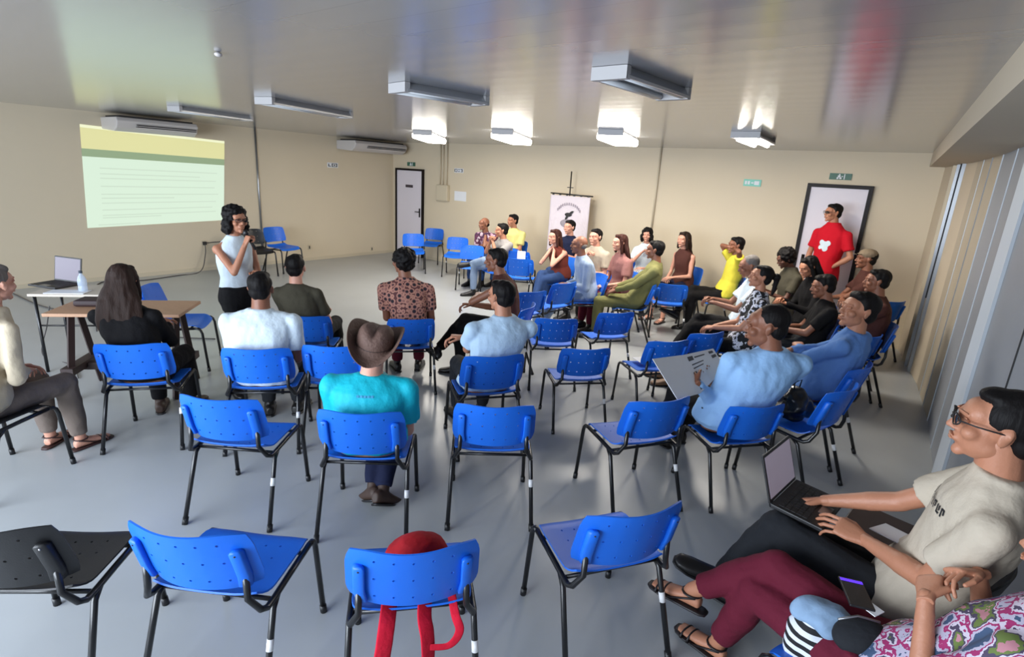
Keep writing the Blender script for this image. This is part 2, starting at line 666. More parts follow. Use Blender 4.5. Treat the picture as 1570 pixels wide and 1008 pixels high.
e = empty('projected_slide', (0, -5.0, 0.84), 'bright projected slide with yellow header and green line on the left wall', 'projection')
stops = [(0.0, 0.028, (236, 240, 200)), (0.028, 0.225, (228, 226, 160)), (0.225, 0.30, (150, 184, 140)), (0.30, 1.0, (205, 228, 208))]
for i, (a, b, c) in enumerate(stops):
    q = [sp(0, b), sp(1, b), sp(1, a), sp(0, a)]
    mb = MB().add([(0.004, y, z) for y, z in q] + [(0.001, y, z) for y, z in q], [(0, 1, 2, 3), (7, 6, 5, 4), (0, 4, 5, 1), (1, 5, 6, 2), (2, 6, 7, 3), (3, 7, 4, 0)])
    link(('slide_edge', 'slide_header', 'slide_line', 'slide_body')[i], mb.mesh(smooth=False), lightmat('slide_%d' % i, c, (0.80, 0.70, 0.50, 0.82)[i]), e)
random.seed(4)
INK = lightmat('slide_ink', (202, 225, 205), 0.72)
for k, (v0, u0, u1) in enumerate([(0.40, .1, .94), (0.455, .1, .8), (0.50, .1, .93), (0.58, .1, .92), (0.66, .1, .95), (0.70, .1, .6), (0.75, .1, .93), (0.82, .1, .9), (0.875, .1, .93), (0.90, .1, .5), (0.97, .07, .35)]):
    q = [sp(u0, v0 + 0.012), sp(u1, v0 + 0.012), sp(u1, v0), sp(u0, v0)]
    link('text_line', MB().add([(0.0055, y, z) for y, z in q], [(0, 1, 2, 3)]).mesh(smooth=False), INK, e)


# ceiling lamps ------------------------------------------------------------
M_TUBE_ON = mat('tube_glow', (255, 250, 240), 0.5, emit=(255, 246, 232), estr=40)
M_TUBE_OFF = mat('tube_glass', (205, 208, 210), 0.25)
M_REFL = mat('lamp_reflector', (190, 192, 195), 0.3, metal=0.5)


def lamp(x, y, L, lit, label, rz=0.0, box=False):
    e = empty('ceiling_lamp', (x, y, H - 0.06), label, 'ceiling lamp', 'fluorescent ceiling lamps', rz)
    hw, hl = (0.145 if lit else 0.105), L / 2
    mb = MB()
    prof = [(-hw * 0.72, 0.0595), (-hw, 0.015), (-hw, 0.0), (-hw + 0.010, 0.0), (-0.05, 0.045), (0.05, 0.045), (hw - 0.010, 0.0), (hw, 0.0), (hw, 0.015), (hw * 0.72, 0.0595)]
    k = len(prof)
    mb.add([(px, -hl, pz) for px, pz in prof] + [(px, hl, pz) for px, pz in prof], [tuple(range(k))[::-1], tuple(range(k, 2 * k))] + [(i, (i + 1) % k, (i + 1) % k + k, i + k) for i in range(k)])
    link('housing', mb.mesh(smooth=False), M_REFL, e, world=False)
    for s in (-1, 1):
        c = MB().box((-hw * 0.98, s * hl - 0.02, -0.004), (hw * 0.98, s * hl + 0.02, 0.0585))
        link('end_cap', c.mesh(smooth=False), mat('lamp_cap', (170, 168, 168), 0.5), e, world=False)
    for s in (-1, 1):
        if not box:
            link('lamp_tube', MB().tube([(s * 0.070, -hl + 0.03, -0.014 if lit else 0.012), (s * 0.070, hl - 0.03, -0.014 if lit else 0.012)], 0.022 if lit else 0.0165, 12).mesh(), M_TUBE_ON if lit else M_TUBE_OFF, e, world=False)
    if box:
        q = evaluated(MB().box((-hw - 0.02, -hl + 0.025, -0.055), (hw + 0.02, hl - 0.025, 0.03)).mesh(smooth=False), [('BEVEL', dict(width=0.025, segments=3))])
        link('diffuser', q, M_GLOW, e, world=False)
    if lit:
        l = bpy.data.lights.new('lamp_light', 'AREA')
        l.shape = 'RECTANGLE'
        l.size, l.size_y = 0.2, L * 0.9
        l.energy = LAMP_W
        l.color = (1.0, 0.94, 0.84)
        lo = bpy.data.objects.new('lamp_light', l)
        lo.location = (0, 0, -0.062 if box else -0.04)
        lo.parent = e
        col.objects.link(lo)
    return e


M_GLOW = mat('diffuser_glow', (255, 250, 240), 0.5, emit=(255, 248, 236), estr=14)
LAMP_W = 35
def lamp_seen(a, b, lit, label, box=False, z=H - 0.04):
    A, B = U(a[0], a[1], z), U(b[0], b[1], z)
    c, d = (A + B) / 2, B - A
    print('lamp', [round(v, 2) for v in c], round(d.length, 2))
    lamp(c.x, c.y, min(max(d.length, 0.7), 1.35), lit, label, math.atan2(-d.x, d.y), box)


lamp_seen((645, 206), (672, 216), True, 'lit ceiling lamp farthest left, above the narrow door', True, H - 0.06)
lamp_seen((770, 206), (800, 217), True, 'lit ceiling lamp second from the left, over the far corner seats', True, H - 0.06)
lamp_seen((936, 207), (960, 218), True, 'lit ceiling lamp in the far row just left of the thin back wall conduit', True, H - 0.06)
lamp_seen((1143, 208), (1168, 219), True, 'lit twin-tube ceiling lamp farthest right in the far row')
lamp_seen((268, 168), (378, 183), False, 'unlit ceiling lamp beside the air conditioner above the slide')
lamp_seen((406, 156), (528, 178), False, 'unlit flush ceiling lamp between the slide and the middle of the room')
lamp_seen((614, 137), (732, 157), False, 'unlit grey ceiling lamp left of centre over the audience')
lamp_seen((936, 115), (1032, 147), False, 'unlit grey ceiling lamp nearest the camera, right of centre')
o = link('ceiling_stud', MB().ell((7.13, -7.36, H - 0.012), (0.02, 0.02, 0.012)).mesh(), M_ACW)
tag(o, 'tiny white stud on the ceiling left of the camera', 'fitting')


# ------------------------------------------------------------------ chairs
def perforated(nx, ny, fn, holes, rh=0.26):
    """grid of cells, each with a real round hole when listed"""
    mb = MB()
    P = {}

    def pid(u, v):
        k = (round(u, 5), round(v, 5))
        if k not in P:
            P[k] = len(mb.v)
            mb.v.append(tuple(fn(u, v)))
        return P[k]
    for i in range(nx):
        for j in range(ny):
            u0, u1 = -1 + 2 * i / nx, -1 + 2 * (i + 1) / nx
            v0, v1 = -1 + 2 * j / ny, -1 + 2 * (j + 1) / ny
            us = [u0 + (u1 - u0) * k / 3 for k in range(4)]
            vs = [v0 + (v1 - v0) * k / 3 for k in range(4)]
            if (i, j) in holes:
                ring = [(u, v0) for u in us[:3]] + [(u1, v) for v in vs[:3]] + [(u, v1) for u in us[:0:-1]] + [(u0, v) for v in vs[:0:-1]]
                cu, cv = (u0 + u1) / 2, (v0 + v1) / 2
                inner = []
                for (u, v) in ring:
                    a = math.atan2((v - cv) / (v1 - v0), (u - cu) / (u1 - u0))
                    inner.append((cu + rh * holes[(i, j)][0] * math.cos(a), cv + rh * holes[(i, j)][1] * math.sin(a)))
                for k in range(12):
                    a, b = ring[k], ring[(k + 1) % 12]
                    c, d = inner[(k + 1) % 12], inner[k]
                    mb.f.append([pid(*a), pid(*b), pid(*c), pid(*d)])
                    mb.mi.append(0)
            else:
                for a in range(3):
                    for b in range(3):
                        mb.f.append([pid(us[a], vs[b]), pid(us[a + 1], vs[b]), pid(us[a + 1], vs[b + 1]), pid(us[a], vs[b + 1])])
                        mb.mi.append(0)
    return mb


def back_fn(u, v):
    sx = 1 - 0.07 * max(0, abs(v) - 0.45) ** 2 / 0.3 - 0.015 * v
    sz = 1 - 0.12 * max(0, abs(u) - 0.55) ** 2 / 0.2
    x = 0.232 * u * sx
    z = 0.665 + 0.137 * v * sz - 0.006 * (1 - u * u) * (v > 0) * v
    y = -0.240 - 0.075 * (v + 1) / 2 + 0.072 * u * u
    return (x, y, z)


def seat_fn(u, v):
    su = 1 - 0.10 * max(0, abs(v) - 0.5) ** 2 / 0.25
    sv = 1 - 0.06 * max(0, abs(u) - 0.5) ** 2 / 0.25
    x = 0.224 * u * su
    y = 0.01 + 0.215 * v * sv
    z = 0.448 + 0.012 * u * u - 0.012 * (1 - u * u) * (1 - v * v)
    z -= 0.040 * max(0, v - 0.62) ** 2 / 0.145
    z += 0.035 * max(0, -v - 0.62) ** 2 / 0.145
    return (x, y, z)


def make_chair(label, plastic, sticker=True):
    e = empty('stacking_chair', (0, 0, 0), label, 'chair')
    hb = {(i, j): (0.10, 0.17) for i in (1, 2, 3, 4, 5) for j in (0, 1, 2)}
    hb = {k: (0.042, 0.070) for k in hb}
    me = evaluated(perforated(7, 3, back_fn, hb, 0.55).mesh(), [('SOLIDIFY', dict(thickness=0.007, offset=0))])
    me.set_sharp_from_angle(angle=0.7)
    b = link('backrest', me, plastic, e, world=False)
    for s in (-1, 1):
        rings = []
        for v in (-0.93, -0.9, -0.5, 0.0, 0.42, 0.5):
            x, y, z = back_fn(s * 0.80, v)
            k = 0.6 if v in (-0.93, 0.5) else 1.0
            rings.append(((x, y - 0.014, z), (0.021 * k, 0.006 * s * k, 0), (0, 0.016 * k, 0)))
        sl = link('backrest_sleeve', MB().loft(rings, 12, power=4).mesh(), plastic, b, world=False)
        for v in (-0.78, 0.36):
            x, y, z = back_fn(s * 0.80, v)
            link('screw', MB().ell((x, y - 0.030, z), (0.004, 0.003, 0.004), n=8, m=5).mesh(), M_DARK if plastic is M_BLUE else M_SCREW, b, world=False)
    hs = {(i, j): (0.042, 0.044) for i in (1, 2, 3, 4, 5) for j in (1, 3, 4)}
    me = evaluated(perforated(7, 6, seat_fn, hs, 0.55).mesh(), [('SOLIDIFY', dict(thickness=0.007, offset=0))])
    me.set_sharp_from_angle(angle=0.7)
    link('seat', me, plastic, e, world=False)
    for s in (-1, 1):
        X = 0.228 * s
        # front leg with its bend, then the rail and the upright into the sleeve
        pts = [(0.238 * s, 0.255, 0.012), (X, 0.225, 0.38), (X, 0.214, 0.412), (X, 0.195, 0.428), (X, 0.165, 0.432)]
        lg = link('leg', MB().tube(pts, 0.0125, 10).mesh(), M_TUBE, e, world=False)
        link('foot_cap', MB().tube([(0.2385 * s, 0.256, 0.0), (0.2375 * s, 0.252, 0.04)], 0.0155, 10).mesh(), M_BLACKP, lg, world=False)
        xb, yb, zb = back_fn(s * 0.80, -0.5)
        rail = [(X, 0.17, 0.432), (X, 0.0, 0.425), (X, -0.12, 0.418), (X, -0.175, 0.418), (X * 0.97, -0.205, 0.435), (xb * 1.02, yb - 0.018, 0.50), (xb, yb - 0.014, zb + 0.02)]
        link('side_rail', MB().tube(rail, 0.0125, 10).mesh(), M_TUBE, e, world=False)
        pts = [(0.228 * s, -0.10, 0.418), (0.232 * s, -0.145, 0.385), (0.246 * s, -0.285, 0.012)]
        lg = link('leg', MB().tube(pts, 0.0125, 10).mesh(), M_TUBE, e, world=False)
        link('foot_cap', MB().tube([(0.2465 * s, -0.287, 0.0), (0.2455 * s, -0.271, 0.04)], 0.0155, 10).mesh(), M_BLACKP, lg, world=False)
        if s == 1 and sticker:
            mb = MB().tube([(0.2357 * s, -0.183, 0.283), (0.2373 * s, -0.199, 0.242)], 0.0136, 10)
            link('sticker', mb.mesh(), M_LABEL, lg, world=False)
    link('crossbar', MB().tube([(-0.228, 0.12, 0.425), (0.228, 0.12, 0.425)], 0.009, 8).mesh(), M_TUBE, e, world=False)
    link('crossbar', MB().tube([(-0.228, -0.13, 0.415), (0.228, -0.13, 0.415)], 0.009, 8).mesh(), M_TUBE, e, world=False)
    return e


CH_BLUE = make_chair('blue plastic chair', M_BLUE)
CH_BLACK = make_chair('black plastic chair', M_BLACKP, False)
used = {'blue': False, 'black': False}
GROUP = 'stacking chairs of the meeting room'


def chair_at(x, y, F, label, kind='blue'):
    proto = CH_BLUE if kind == 'blue' else CH_BLACK
    o = copy_tree(proto) if used[kind] else proto
    used[kind] = True
    o.location = (x, y, 0)
    o.rotation_euler = (0, 0, math.atan2(-F[0], F[1]))
    o['label'] = label
    o['category'] = 'chair'
    o['group'] = GROUP
    return o


def chair_T(a, b, label, kind='blue', dz=0.80, back=0.275, turn=0):
    """a, b: where the left and right top corners of the back are seen, as from behind"""
    A, B = U(a[0], a[1], dz), U(b[0], b[1], dz)
    r = (B - A)
    wd = r.length
    r = r.normalized()
    F = Vector((-r.y, r.x, 0))
    F.rotate(Euler((0, 0, math.radians(turn))))
    mid = (A + B) / 2
    o = mid + F * back * 0.93
    c = chair_at(o.x, o.y, F, label, kind)
    if 0.3 < wd < 0.43:
        c.scale = (0.92,) * 3
    return Vector((o.x, o.y, 0)), F


def head_dir(deg):
    a = math.radians(deg)
    return Vector((math.cos(a), math.sin(a), 0))


# ------------------------------------------------------------------ people
HEADS, HANDS, HAIRM = {}, {}, {}


def head_mesh(fem):
    """face +Y, origin between the ears; materials 0 skin, 1 eye white, 2 iris, 3 lip, 4 brow"""
    if fem in HEADS:
        return HEADS[fem]
    k = 0.93 if fem else 1.0
    mb = MB()
    mb.ell((0, -0.018, 0.032), (0.074, 0.093, 0.084))
    mb.ell((0, 0.030, -0.030), (0.058 * k, 0.060, 0.078))
    mb.ell((0, 0.016, -0.055), (0.058 * k, 0.060, 0.045))
    mb.ell((0, 0.070, -0.094), (0.022 * k, 0.018, 0.018))
    mb.ell((0, 0.050, 0.035), (0.060, 0.040, 0.045))
    for s in (-1, 1):
        mb.cap((s * 0.014, 0.091, 0.026), (s * 0.045, 0.078, 0.028), 0.009, 0.007)     # brow
        mb.ell((s * 0.042, 0.062, -0.022), (0.024, 0.024, 0.022))                       # cheek
        M = Euler((0.15, 0, s * -0.35)).to_matrix()
        mb.ell((s * 0.076, -0.008, -0.004), (0.008, 0.018, 0.031), M)                   # ear
        mb.ell((s * 0.079, -0.016, 0.008), (0.010, 0.009, 0.018), M)
        mb.ell((s * 0.011, 0.098, -0.027), (0.008, 0.008, 0.007))                       # nostril wing
    mb.cap((0, 0.088, 0.015), (0, 0.108, -0.022), 0.008, 0.011)
    mb.ell((0, 0.084, -0.055), (0.026, 0.016, 0.014))
    base = remesh(mb, 0.0055, 4, 0.45)
    ex = MB()
    for s in (-1, 1):
        ex.cur = 1
        ex.ell((s * 0.031, 0.0795, 0.010), (0.0135, 0.012, 0.0085))
        ex.cur = 2
        ex.ell((s * 0.031, 0.0875, 0.010), (0.0060, 0.0050, 0.0060))
        ex.cur = 0
        ex.cap((s * 0.018, 0.0885, 0.0185), (s * 0.044, 0.081, 0.0175), 0.0035, 0.003)
        ex.cur = 4
        ex.cap((s * 0.014, 0.0985, 0.032), (s * 0.047, 0.083, 0.033), 0.0035, 0.0022)
    ex.cur = 3
    ex.ell((0, 0.0965, -0.0495), (0.023, 0.0065, 0.0045))
    ex.ell((0, 0.0955, -0.0595), (0.020, 0.0070, 0.0055))
    me = join([(base, None, 0), (ex.mesh(), None, None)])
    HEADS[fem] = me
    return me


def hand_mesh(curl, fine):
    """right hand: wrist at 0, fingers +Y, palm faces -Z, thumb at -X"""
    key = (curl, fine)
    if key in HANDS:
        return HANDS[key]
    cu = dict(flat=(6, 8, 6), relax=(22, 28, 18), grip=(62, 78, 48), soft=(38, 42, 28))[curl]
    mb = MB()
    mb.loft([((0, -0.02, 0), (0.024, 0, 0), (0, 0, 0.017)), ((0, 0.012, 0), (0.028, 0, 0), (0, 0, 0.016)), ((0, 0.05, -0.001), (0.039, 0, 0), (0, 0, 0.0145)),
             ((0, 0.085, 0), (0.041, 0, 0), (0, 0, 0.0125)), ((0, 0.097, 0), (0.037, 0, 0), (0, 0, 0.009))], 14, power=2.6)
    specs = [(-0.030, 0.092, (0.044, 0.026, 0.021), 5), (-0.0105, 0.096, (0.049, 0.030, 0.023), 1), (0.0095, 0.093, (0.045, 0.028, 0.022), -3), (0.0285, 0.086, (0.036, 0.021, 0.019), -9)]
    for i, (x, y, L, sp_) in enumerate(specs):
        p = Vector((x, y - 0.012, 0))
        a = 0.0
        r = 0.0088 if i < 3 else 0.0076
        sd = math.radians(-sp_)
        for j in range(3):
            a += math.radians(cu[j] * (1 + 0.10 * (i - 1)))
            d = Vector((math.sin(sd) * math.cos(a) * (1 if curl != 'grip' else 0.4), math.cos(a) * math.cos(sd), -math.sin(a)))
            q = p + d * (L[j] + (0.012 if j == 0 else 0))
            mb.cap(p, q, r, r * 0.92, 8)
            p, r = q, r * 0.92
    # thumb leaves the side of the palm near its base
    t0 = Vector((-0.022, 0.022, -0.004))
    t1 = t0 + Vector((-0.026, 0.030, -0.010))
    cl = 0.5 if curl == 'flat' else 1.0
    t2 = t1 + Vector((-0.010, 0.030, -0.014 * cl))
    t3 = t2 + Vector((0.006 * cl, 0.024, -0.012 * cl))
    mb.cap(t0, t1, 0.0150, 0.0115, 8)
    mb.cap(t1, t2, 0.0110, 0.0098, 8)
    mb.cap(t2, t3, 0.0098, 0.0082, 8)
    HANDS[key] = remesh(mb, 0.0032 if fine else 0.0045, 3, 0.4)
    return HANDS[key]


def hair_mesh(style):
    if style in HAIRM:
        return HAIRM[style]
    mb = MB()
    amp, sc, st, vox = 0.006, 28, (1, 1, 0.5), 0.007
    if style in ('short', 'crop'):
        q = 0.0 if style == 'short' else -0.004
        mb.ell((0, -0.030, 0.046), (0.082 + q, 0.096 + q, 0.082 + q))
        mb.ell((0, -0.052, -0.008), (0.072 + q, 0.060 + q, 0.066))
        if style == 'short':
            mb.ell((0, 0.030, 0.090), (0.060, 0.045, 0.032))
        else:
            amp = 0.002
    elif style == 'bald':
        mb.ell((0, -0.050, -0.006), (0.0755, 0.058, 0.046))
        amp = 0.002
    elif style == 'afro':
        mb.ell((0, -0.030, 0.050), (0.112, 0.112, 0.098))
        mb.ell((0, -0.055, -0.01), (0.10, 0.075, 0.075))
        amp, sc, st = 0.016, 30, (1, 1, 1)
    elif style == 'curlybob':
        mb.ell((0, -0.030, 0.052), (0.103, 0.108, 0.094))
        for s in (-1, 1):
            mb.ell((s * 0.078, -0.020, -0.045), (0.040, 0.070, 0.085))
        mb.ell((0, -0.075, -0.05), (0.088, 0.052, 0.095))
        mb.ell((0, 0.045, 0.088), (0.068, 0.045, 0.030))
        amp, sc, st = 0.017, 34, (1, 1, 1)
    elif style in ('long', 'longer'):
        e = -0.40 if style == 'longer' else -0.25
        wd = 0.142 if style == 'longer' else 0.108
        mb.ell((0, -0.028, 0.046), (0.088, 0.100, 0.086))
        mb.loft([((0, -0.060, 0.06), (0.08, 0, 0), (0, 0.05, 0)), ((0, -0.072, -0.03), (0.100, 0, 0), (0, 0.055, 0)), ((0, -0.095, -0.14), (wd, 0, 0), (0, 0.048, 0)),
                 ((0, -0.118, (e - 0.14) / 2), (wd * 1.08, 0, 0), (0, 0.040, 0)), ((0, -0.120, e), (wd * 0.72, 0, 0), (0, 0.024, 0))], 20)
        for s in (-1, 1):
            mb.cap((s * 0.076, 0.005, 0.03), (s * 0.088, 0.0, -0.12), 0.022, 0.024)
        mb.ell((0, 0.028, 0.096), (0.058, 0.045, 0.026))
        amp, sc, st = 0.010, 30, (1, 1, 0.25)
    elif style == 'pony':
        mb.ell((0, -0.030, 0.042), (0.081, 0.095, 0.083))
        mb.ell((0, -0.060, -0.012), (0.070, 0.052, 0.062))
        mb.ell((0, 0.020, 0.094), (0.056, 0.050, 0.024))
        mb.ell((0, -0.150, 0.030), (0.040, 0.040, 0.042))
        mb.cap((0, -0.160, 0.02), (0, -0.165, -0.14), 0.030, 0.016)
        amp, sc, st = 0.005, 26, (1, 0.4, 0.4)
    me = remesh(mb, vox, 3, 0.5)
    roughen(me, amp, sc, st)
    HAIRM[style] = me
    return me


def basis(F, up=(0, 0, 1)):
    """columns right, forward, up"""
    F = Vector(F).normalized()
    u = Vector(up)
    r = F.cross(u).normalized()
    u = r.cross(F)
    return Matrix((r, F, u)).transposed()


def ik(A, T, l1, l2, pole):
    A, T, pole = Vector(A), Vector(T), Vector(pole)
    d = T - A
    L = d.length
    mx = (l1 + l2) * 0.985
    if L > mx:
        T = A + d * (mx / L)
        d = T - A
        L = mx
    if L < abs(l1 - l2) + 0.02:
        L = abs(l1 - l2) + 0.02
    n = d.normalized()
    x = (l1 * l1 - l2 * l2 + L * L) / (2 * L)
    h = math.sqrt(max(0, l1 * l1 - x * x))
    p = pole - n * pole.dot(n)
    p = p.normalized() if p.length > 1e-4 else n.orthogonal().normalized()
    return A + n * x + p * h, T


LEGS = {
    'sit': dict(aR=(0.11, 0.44, None), aL=(-0.11, 0.42, None)),
    'cross': dict(aL=(-0.06, 0.42, None), aR=(-0.16, 0.62, 0.26), pR=(0.05, 0.5, 1.0), top='R'),
    'crossL': dict(aR=(0.06, 0.42, None), aL=(0.16, 0.62, 0.26), pL=(-0.05, 0.5, 1.0), top='L'),
    'wide': dict(aR=(0.20, 0.42, None), aL=(-0.20, 0.40, None), pR=(0.5, 0.5, 1), pL=(-0.5, 0.5, 1)),
    'back': dict(aR=(0.05, 0.10, None), aL=(-0.02, 0.14, None)),
    'out': dict(aR=(0.10, 0.62, None), aL=(-0.08, 0.56, None)),
    'stand': dict(aR=(0.11, 0.0, None), aL=(-0.11, 0.03, None)),
    'figure4': dict(aR=(0.10, 0.42, None), aL=(0.22, 0.42, 0.52), pL=(-1.0, 0.1, 0.35), top='L'),
}
ARMS = {
    'lap': dict(hR=(0.06, 0.26, 0.13), hL=(-0.05, 0.28, 0.14)),
    'thigh': dict(hR=(0.13, 0.30, 0.12), hL=(-0.13, 0.30, 0.12)),
    'fold': dict(hR=(-0.14, 0.20, 0.28), hL=(0.14, 0.24, 0.25), eR=(0.6, 0.5, -0.8), eL=(-0.6, 0.5, -0.8), cR='soft', cL='soft'),
    'chin': dict(hR=(0.04, 0.20, 0.41), hL=(-0.03, 0.24, 0.18), eR=(0.5, 0.4, -1), cR='grip'),
    'chinL': dict(hL=(-0.04, 0.20, 0.41), hR=(0.03, 0.24, 0.18), eL=(-0.5, 0.4, -1), cL='grip'),
    'chin2': dict(hL=(-0.035, 0.21, 0.41), hR=(0.035, 0.21, 0.41), eL=(-0.5, 0.4, -1), eR=(0.5, 0.4, -1), cL='grip', cR='grip'),
    'behind': dict(hL=(-0.09, -0.06, 0.66), hR=(0.09, -0.06, 0.66), eL=(-1, 0.3, 0.2), eR=(1, 0.3, 0.2), cR='soft', cL='soft'),
    'phone': dict(hR=(0.05, 0.30, 0.28), hL=(-0.05, 0.30, 0.26), cR='soft', cL='soft'),
    'side': dict(hR=(0.24, 0.08, 0.0), hL=(-0.24, 0.08, 0.0)),
}


def person(label, head_px=None, pos=None, face=None, hz=1.21, y=None, lean=0.04, skin='tan', fem=False, hair='short', hairc='black', shirt=None,
           sleeve='short', pants=None, shoes=None, legs='sit', arms='lap', hyaw=0, hpitch=0, hroll=0, twist=0, wide=1.0, scale=1.0, seat=0.45, stand=False, chair=None, chair_label=None,
           vox=0.011, over=None, extra=None, group=None, belly=0.0, fine=False, pant_len=0.93, head_at=None, lim=0.16, hair_off=(0, 0, 0), name='person', head_scale=1.0, pantlow=None, skirt=False, tuck=False):
    """a seated or standing person; head_px = where the middle of the head is seen"""
    F = face if isinstance(face, Vector) else head_dir(face)
    F = F.normalized()
    Rt = Vector((F.y, -F.x, 0))
    up = Vector((0, 0, 1))
    hipz = (seat + 0.075) if not stand else 0.88 * scale
    spine = 0.665 * scale
    if pos is None:
        h = UY(head_px[0], head_px[1], y) if y is not None else U(head_px[0], head_px[1], hz)
        root = Vector((h.x, h.y, 0)) - F * lean
        root.z = 0
        Hc = Vector((h.x, h.y, min(max(h.z, 1.10), 1.34) if not stand else h.z))
        if stand:
            Hc = h
    else:
        root = Vector((pos[0], pos[1], 0))
        Hc = root + F * lean + up * (hipz + spine)
        if head_at is not None:
            Hc = Vector(head_at)
        elif head_px:
            Hc = near_ray(head_px[0], head_px[1], Hc, lim)
    P = root + up * hipz - (F * 0.05 if not stand else Vector())
    if not stand and chair:
        chair_at(root.x, root.y, F, chair_label or ('blue chair under the ' + label), chair)
    e = empty(name, root, label, 'person', group)
    # frames
    tw = math.radians(twist)
    Sr = (Rt * math.cos(tw) + F * math.sin(tw))      # shoulder line
    Sf = (F * math.cos(tw) - Rt * math.sin(tw))
    hy = math.radians(hyaw)
    Hf = (F * math.cos(hy) - Rt * math.sin(hy))
    HB = basis(Hf) @ Euler((-math.radians(hpitch), math.radians(hroll), 0)).to_matrix()
    neck = Hc + HB @ Vector((0, -0.045, -0.145)) * scale
    sp_v = neck - P
    # spine bows slightly
    def S(t):
        return P + sp_v * t - F * 0.035 * math.sin(math.pi * t)

    def torso(mb, inf, low=-0.07, top=1.0, n=20):
        ch = 0.0 if not fem else 0.012
        rows = [(low, 0.150, 0.105), (0.0, 0.168, 0.118), (0.16, 0.158, 0.112 + belly), (0.36, 0.140 if not fem else 0.128, 0.102 + belly * 0.9), (0.60, 0.158 if not fem else 0.143, 0.112 + ch), (0.80, 0.172 if not fem else 0.152, 0.102), (0.89, 0.150 if not fem else 0.132, 0.082), (0.95, 0.108 if not fem else 0.092, 0.070), (1.0, 0.070, 0.062), (1.03, 0.060, 0.058)]
        rings = []
        for t, rx, ry in rows:
            if inf > 0 and 0 <= t < 0.3 and not tuck:
                rx, ry = rx + 0.012, ry + 0.014
            k = max(0, min(1, t))
            a = (Rt * (1 - k) + Sr * k).normalized()
            c = S(t) if t >= 0 else P + up * t
            b = (sp_v.normalized()).cross(a).normalized() * 1.0 if t > 0.1 else F
            off = F * (belly * 0.6 if 0.05 < t < 0.5 else 0)
            rings.append((c + off, a * ((rx * wide + inf) * scale), b * ((ry * (0.5 + wide * 0.5) + inf) * scale)))
        mb.loft(rings, n, power=2.3)
    A = dict(ARMS[arms]) if isinstance(arms, str) else dict(arms)
    for kk, vv in (over or {}).items():
        A[kk] = vv
    Lg = dict(LEGS[legs]) if isinstance(legs, str) else dict(legs)
    sw = (0.178 if not fem else 0.155) * wide * scale

    def loc(p):
        if isinstance(p, Vector):
            return p
        return P + Rt * p[0] + F * p[1] + up * p[2]
    body = MB()
    torso(body, -0.012 if shirt else 0)
    body.cap(neck - sp_v.normalized() * 0.02, Hc + HB @ Vector((0, -0.02, -0.05)), (0.064 if not fem else 0.052) * scale * (0.6 + 0.4 * wide), (0.058 if not fem else 0.046) * scale * (0.6 + 0.4 * wide))
    sleeves = MB()
    hands = []
    J = {}
    for sd, nm in ((1, 'R'), (-1, 'L')):
        sh = S(0.815) + Sr * (sd * sw * 0.98) + up * 0.0
        tgt = loc(A['h' + nm])
        pole = A.get('e' + nm, (0.5 * sd, -0.5, -1.0))
        pole = Rt * pole[0] + F * pole[1] + up * pole[2]
        el, wr = ik(sh, tgt, 0.285 * scale, 0.255 * scale, pole)
        J['el' + nm], J['wr' + nm], J['sh' + nm] = el, wr, sh
        ar = 0.046 * (0.45 + 0.55 * wide) * (0.86 if fem else 1) * scale
        body.ell(sh, (ar * 1.12,) * 3)
        body.cap(S(0.90) + Sr * (sd * 0.06), sh, ar * 0.95, ar * 1.05)
        body.cap(sh, el, ar, ar * 0.80)
        body.cap(el, el + (wr - el) * 0.35, ar * 0.82, ar * 0.84)
        body.cap(el + (wr - el) * 0.35, wr, ar * 0.84, 0.024 * scale)
        fd = (wr - el).normalized()
        hd = A.get('d' + nm)
        hd = (Rt * hd[0] + F * hd[1] + up * hd[2]).normalized() if hd else fd
        pn = A.get('n' + nm, (-0.35 * sd, 0.0, -1.0))
        pn = (Rt * pn[0] + F * pn[1] + up * pn[2])
        Z = -(pn - hd * pn.dot(hd)).normalized()
        X = hd.cross(Z).normalized()
        M = Matrix((X * sd, hd, Z)).transposed().to_4x4() * 1.0
        for r_ in range(3):
            for c_ in range(3):
                M[r_][c_] *= scale * (0.93 if fem else 1.0)
        M.translation = wr - hd * 0.004
        hands.append((hand_mesh(A.get('c' + nm, 'relax'), fine), M, 0))
        J['M' + nm] = M
        inf = 0.012
        if sleeve == 'short':
            e2 = sh + (el - sh) * 0.68
            sleeves.cap(S(0.90) + Sr * (sd * 0.06), sh, ar * 0.95 + inf, ar * 1.05 + inf)
            sleeves.loft([(sh, *tube_axes(sh, el, ar * 1.1 + inf)), (sh + (el - sh) * 0.4, *tube_axes(sh, el, ar + inf + 0.004)), (e2, *tube_axes(sh, el, ar + inf + 0.008))], 14)
            sleeves.ell(sh, ((ar * 1.12 + inf),) * 3)
        elif sleeve == 'long':
            sleeves.cap(S(0.90) + Sr * (sd * 0.06), sh, ar * 0.95 + inf, ar * 1.05 + inf)
            sleeves.cap(sh, el, ar * 1.1 + inf, ar * 0.86 + inf + 0.004)
            sleeves.cap(el, wr - fd * 0.03, ar * 0.86 + inf + 0.004, 0.036 * scale)
        elif sleeve == 'none':
            sleeves.cap(S(0.90) + Sr * (sd * 0.05), S(0.90) + (sh - S(0.90)) * 0.70, ar * 0.95 + inf * 0.5, ar * 0.85 + inf * 0.5)
    trous = MB()
    hip_r = 0.087 * scale
    tr = (0.078 if not fem else 0.080) * (0.5 + 0.5 * wide) * scale
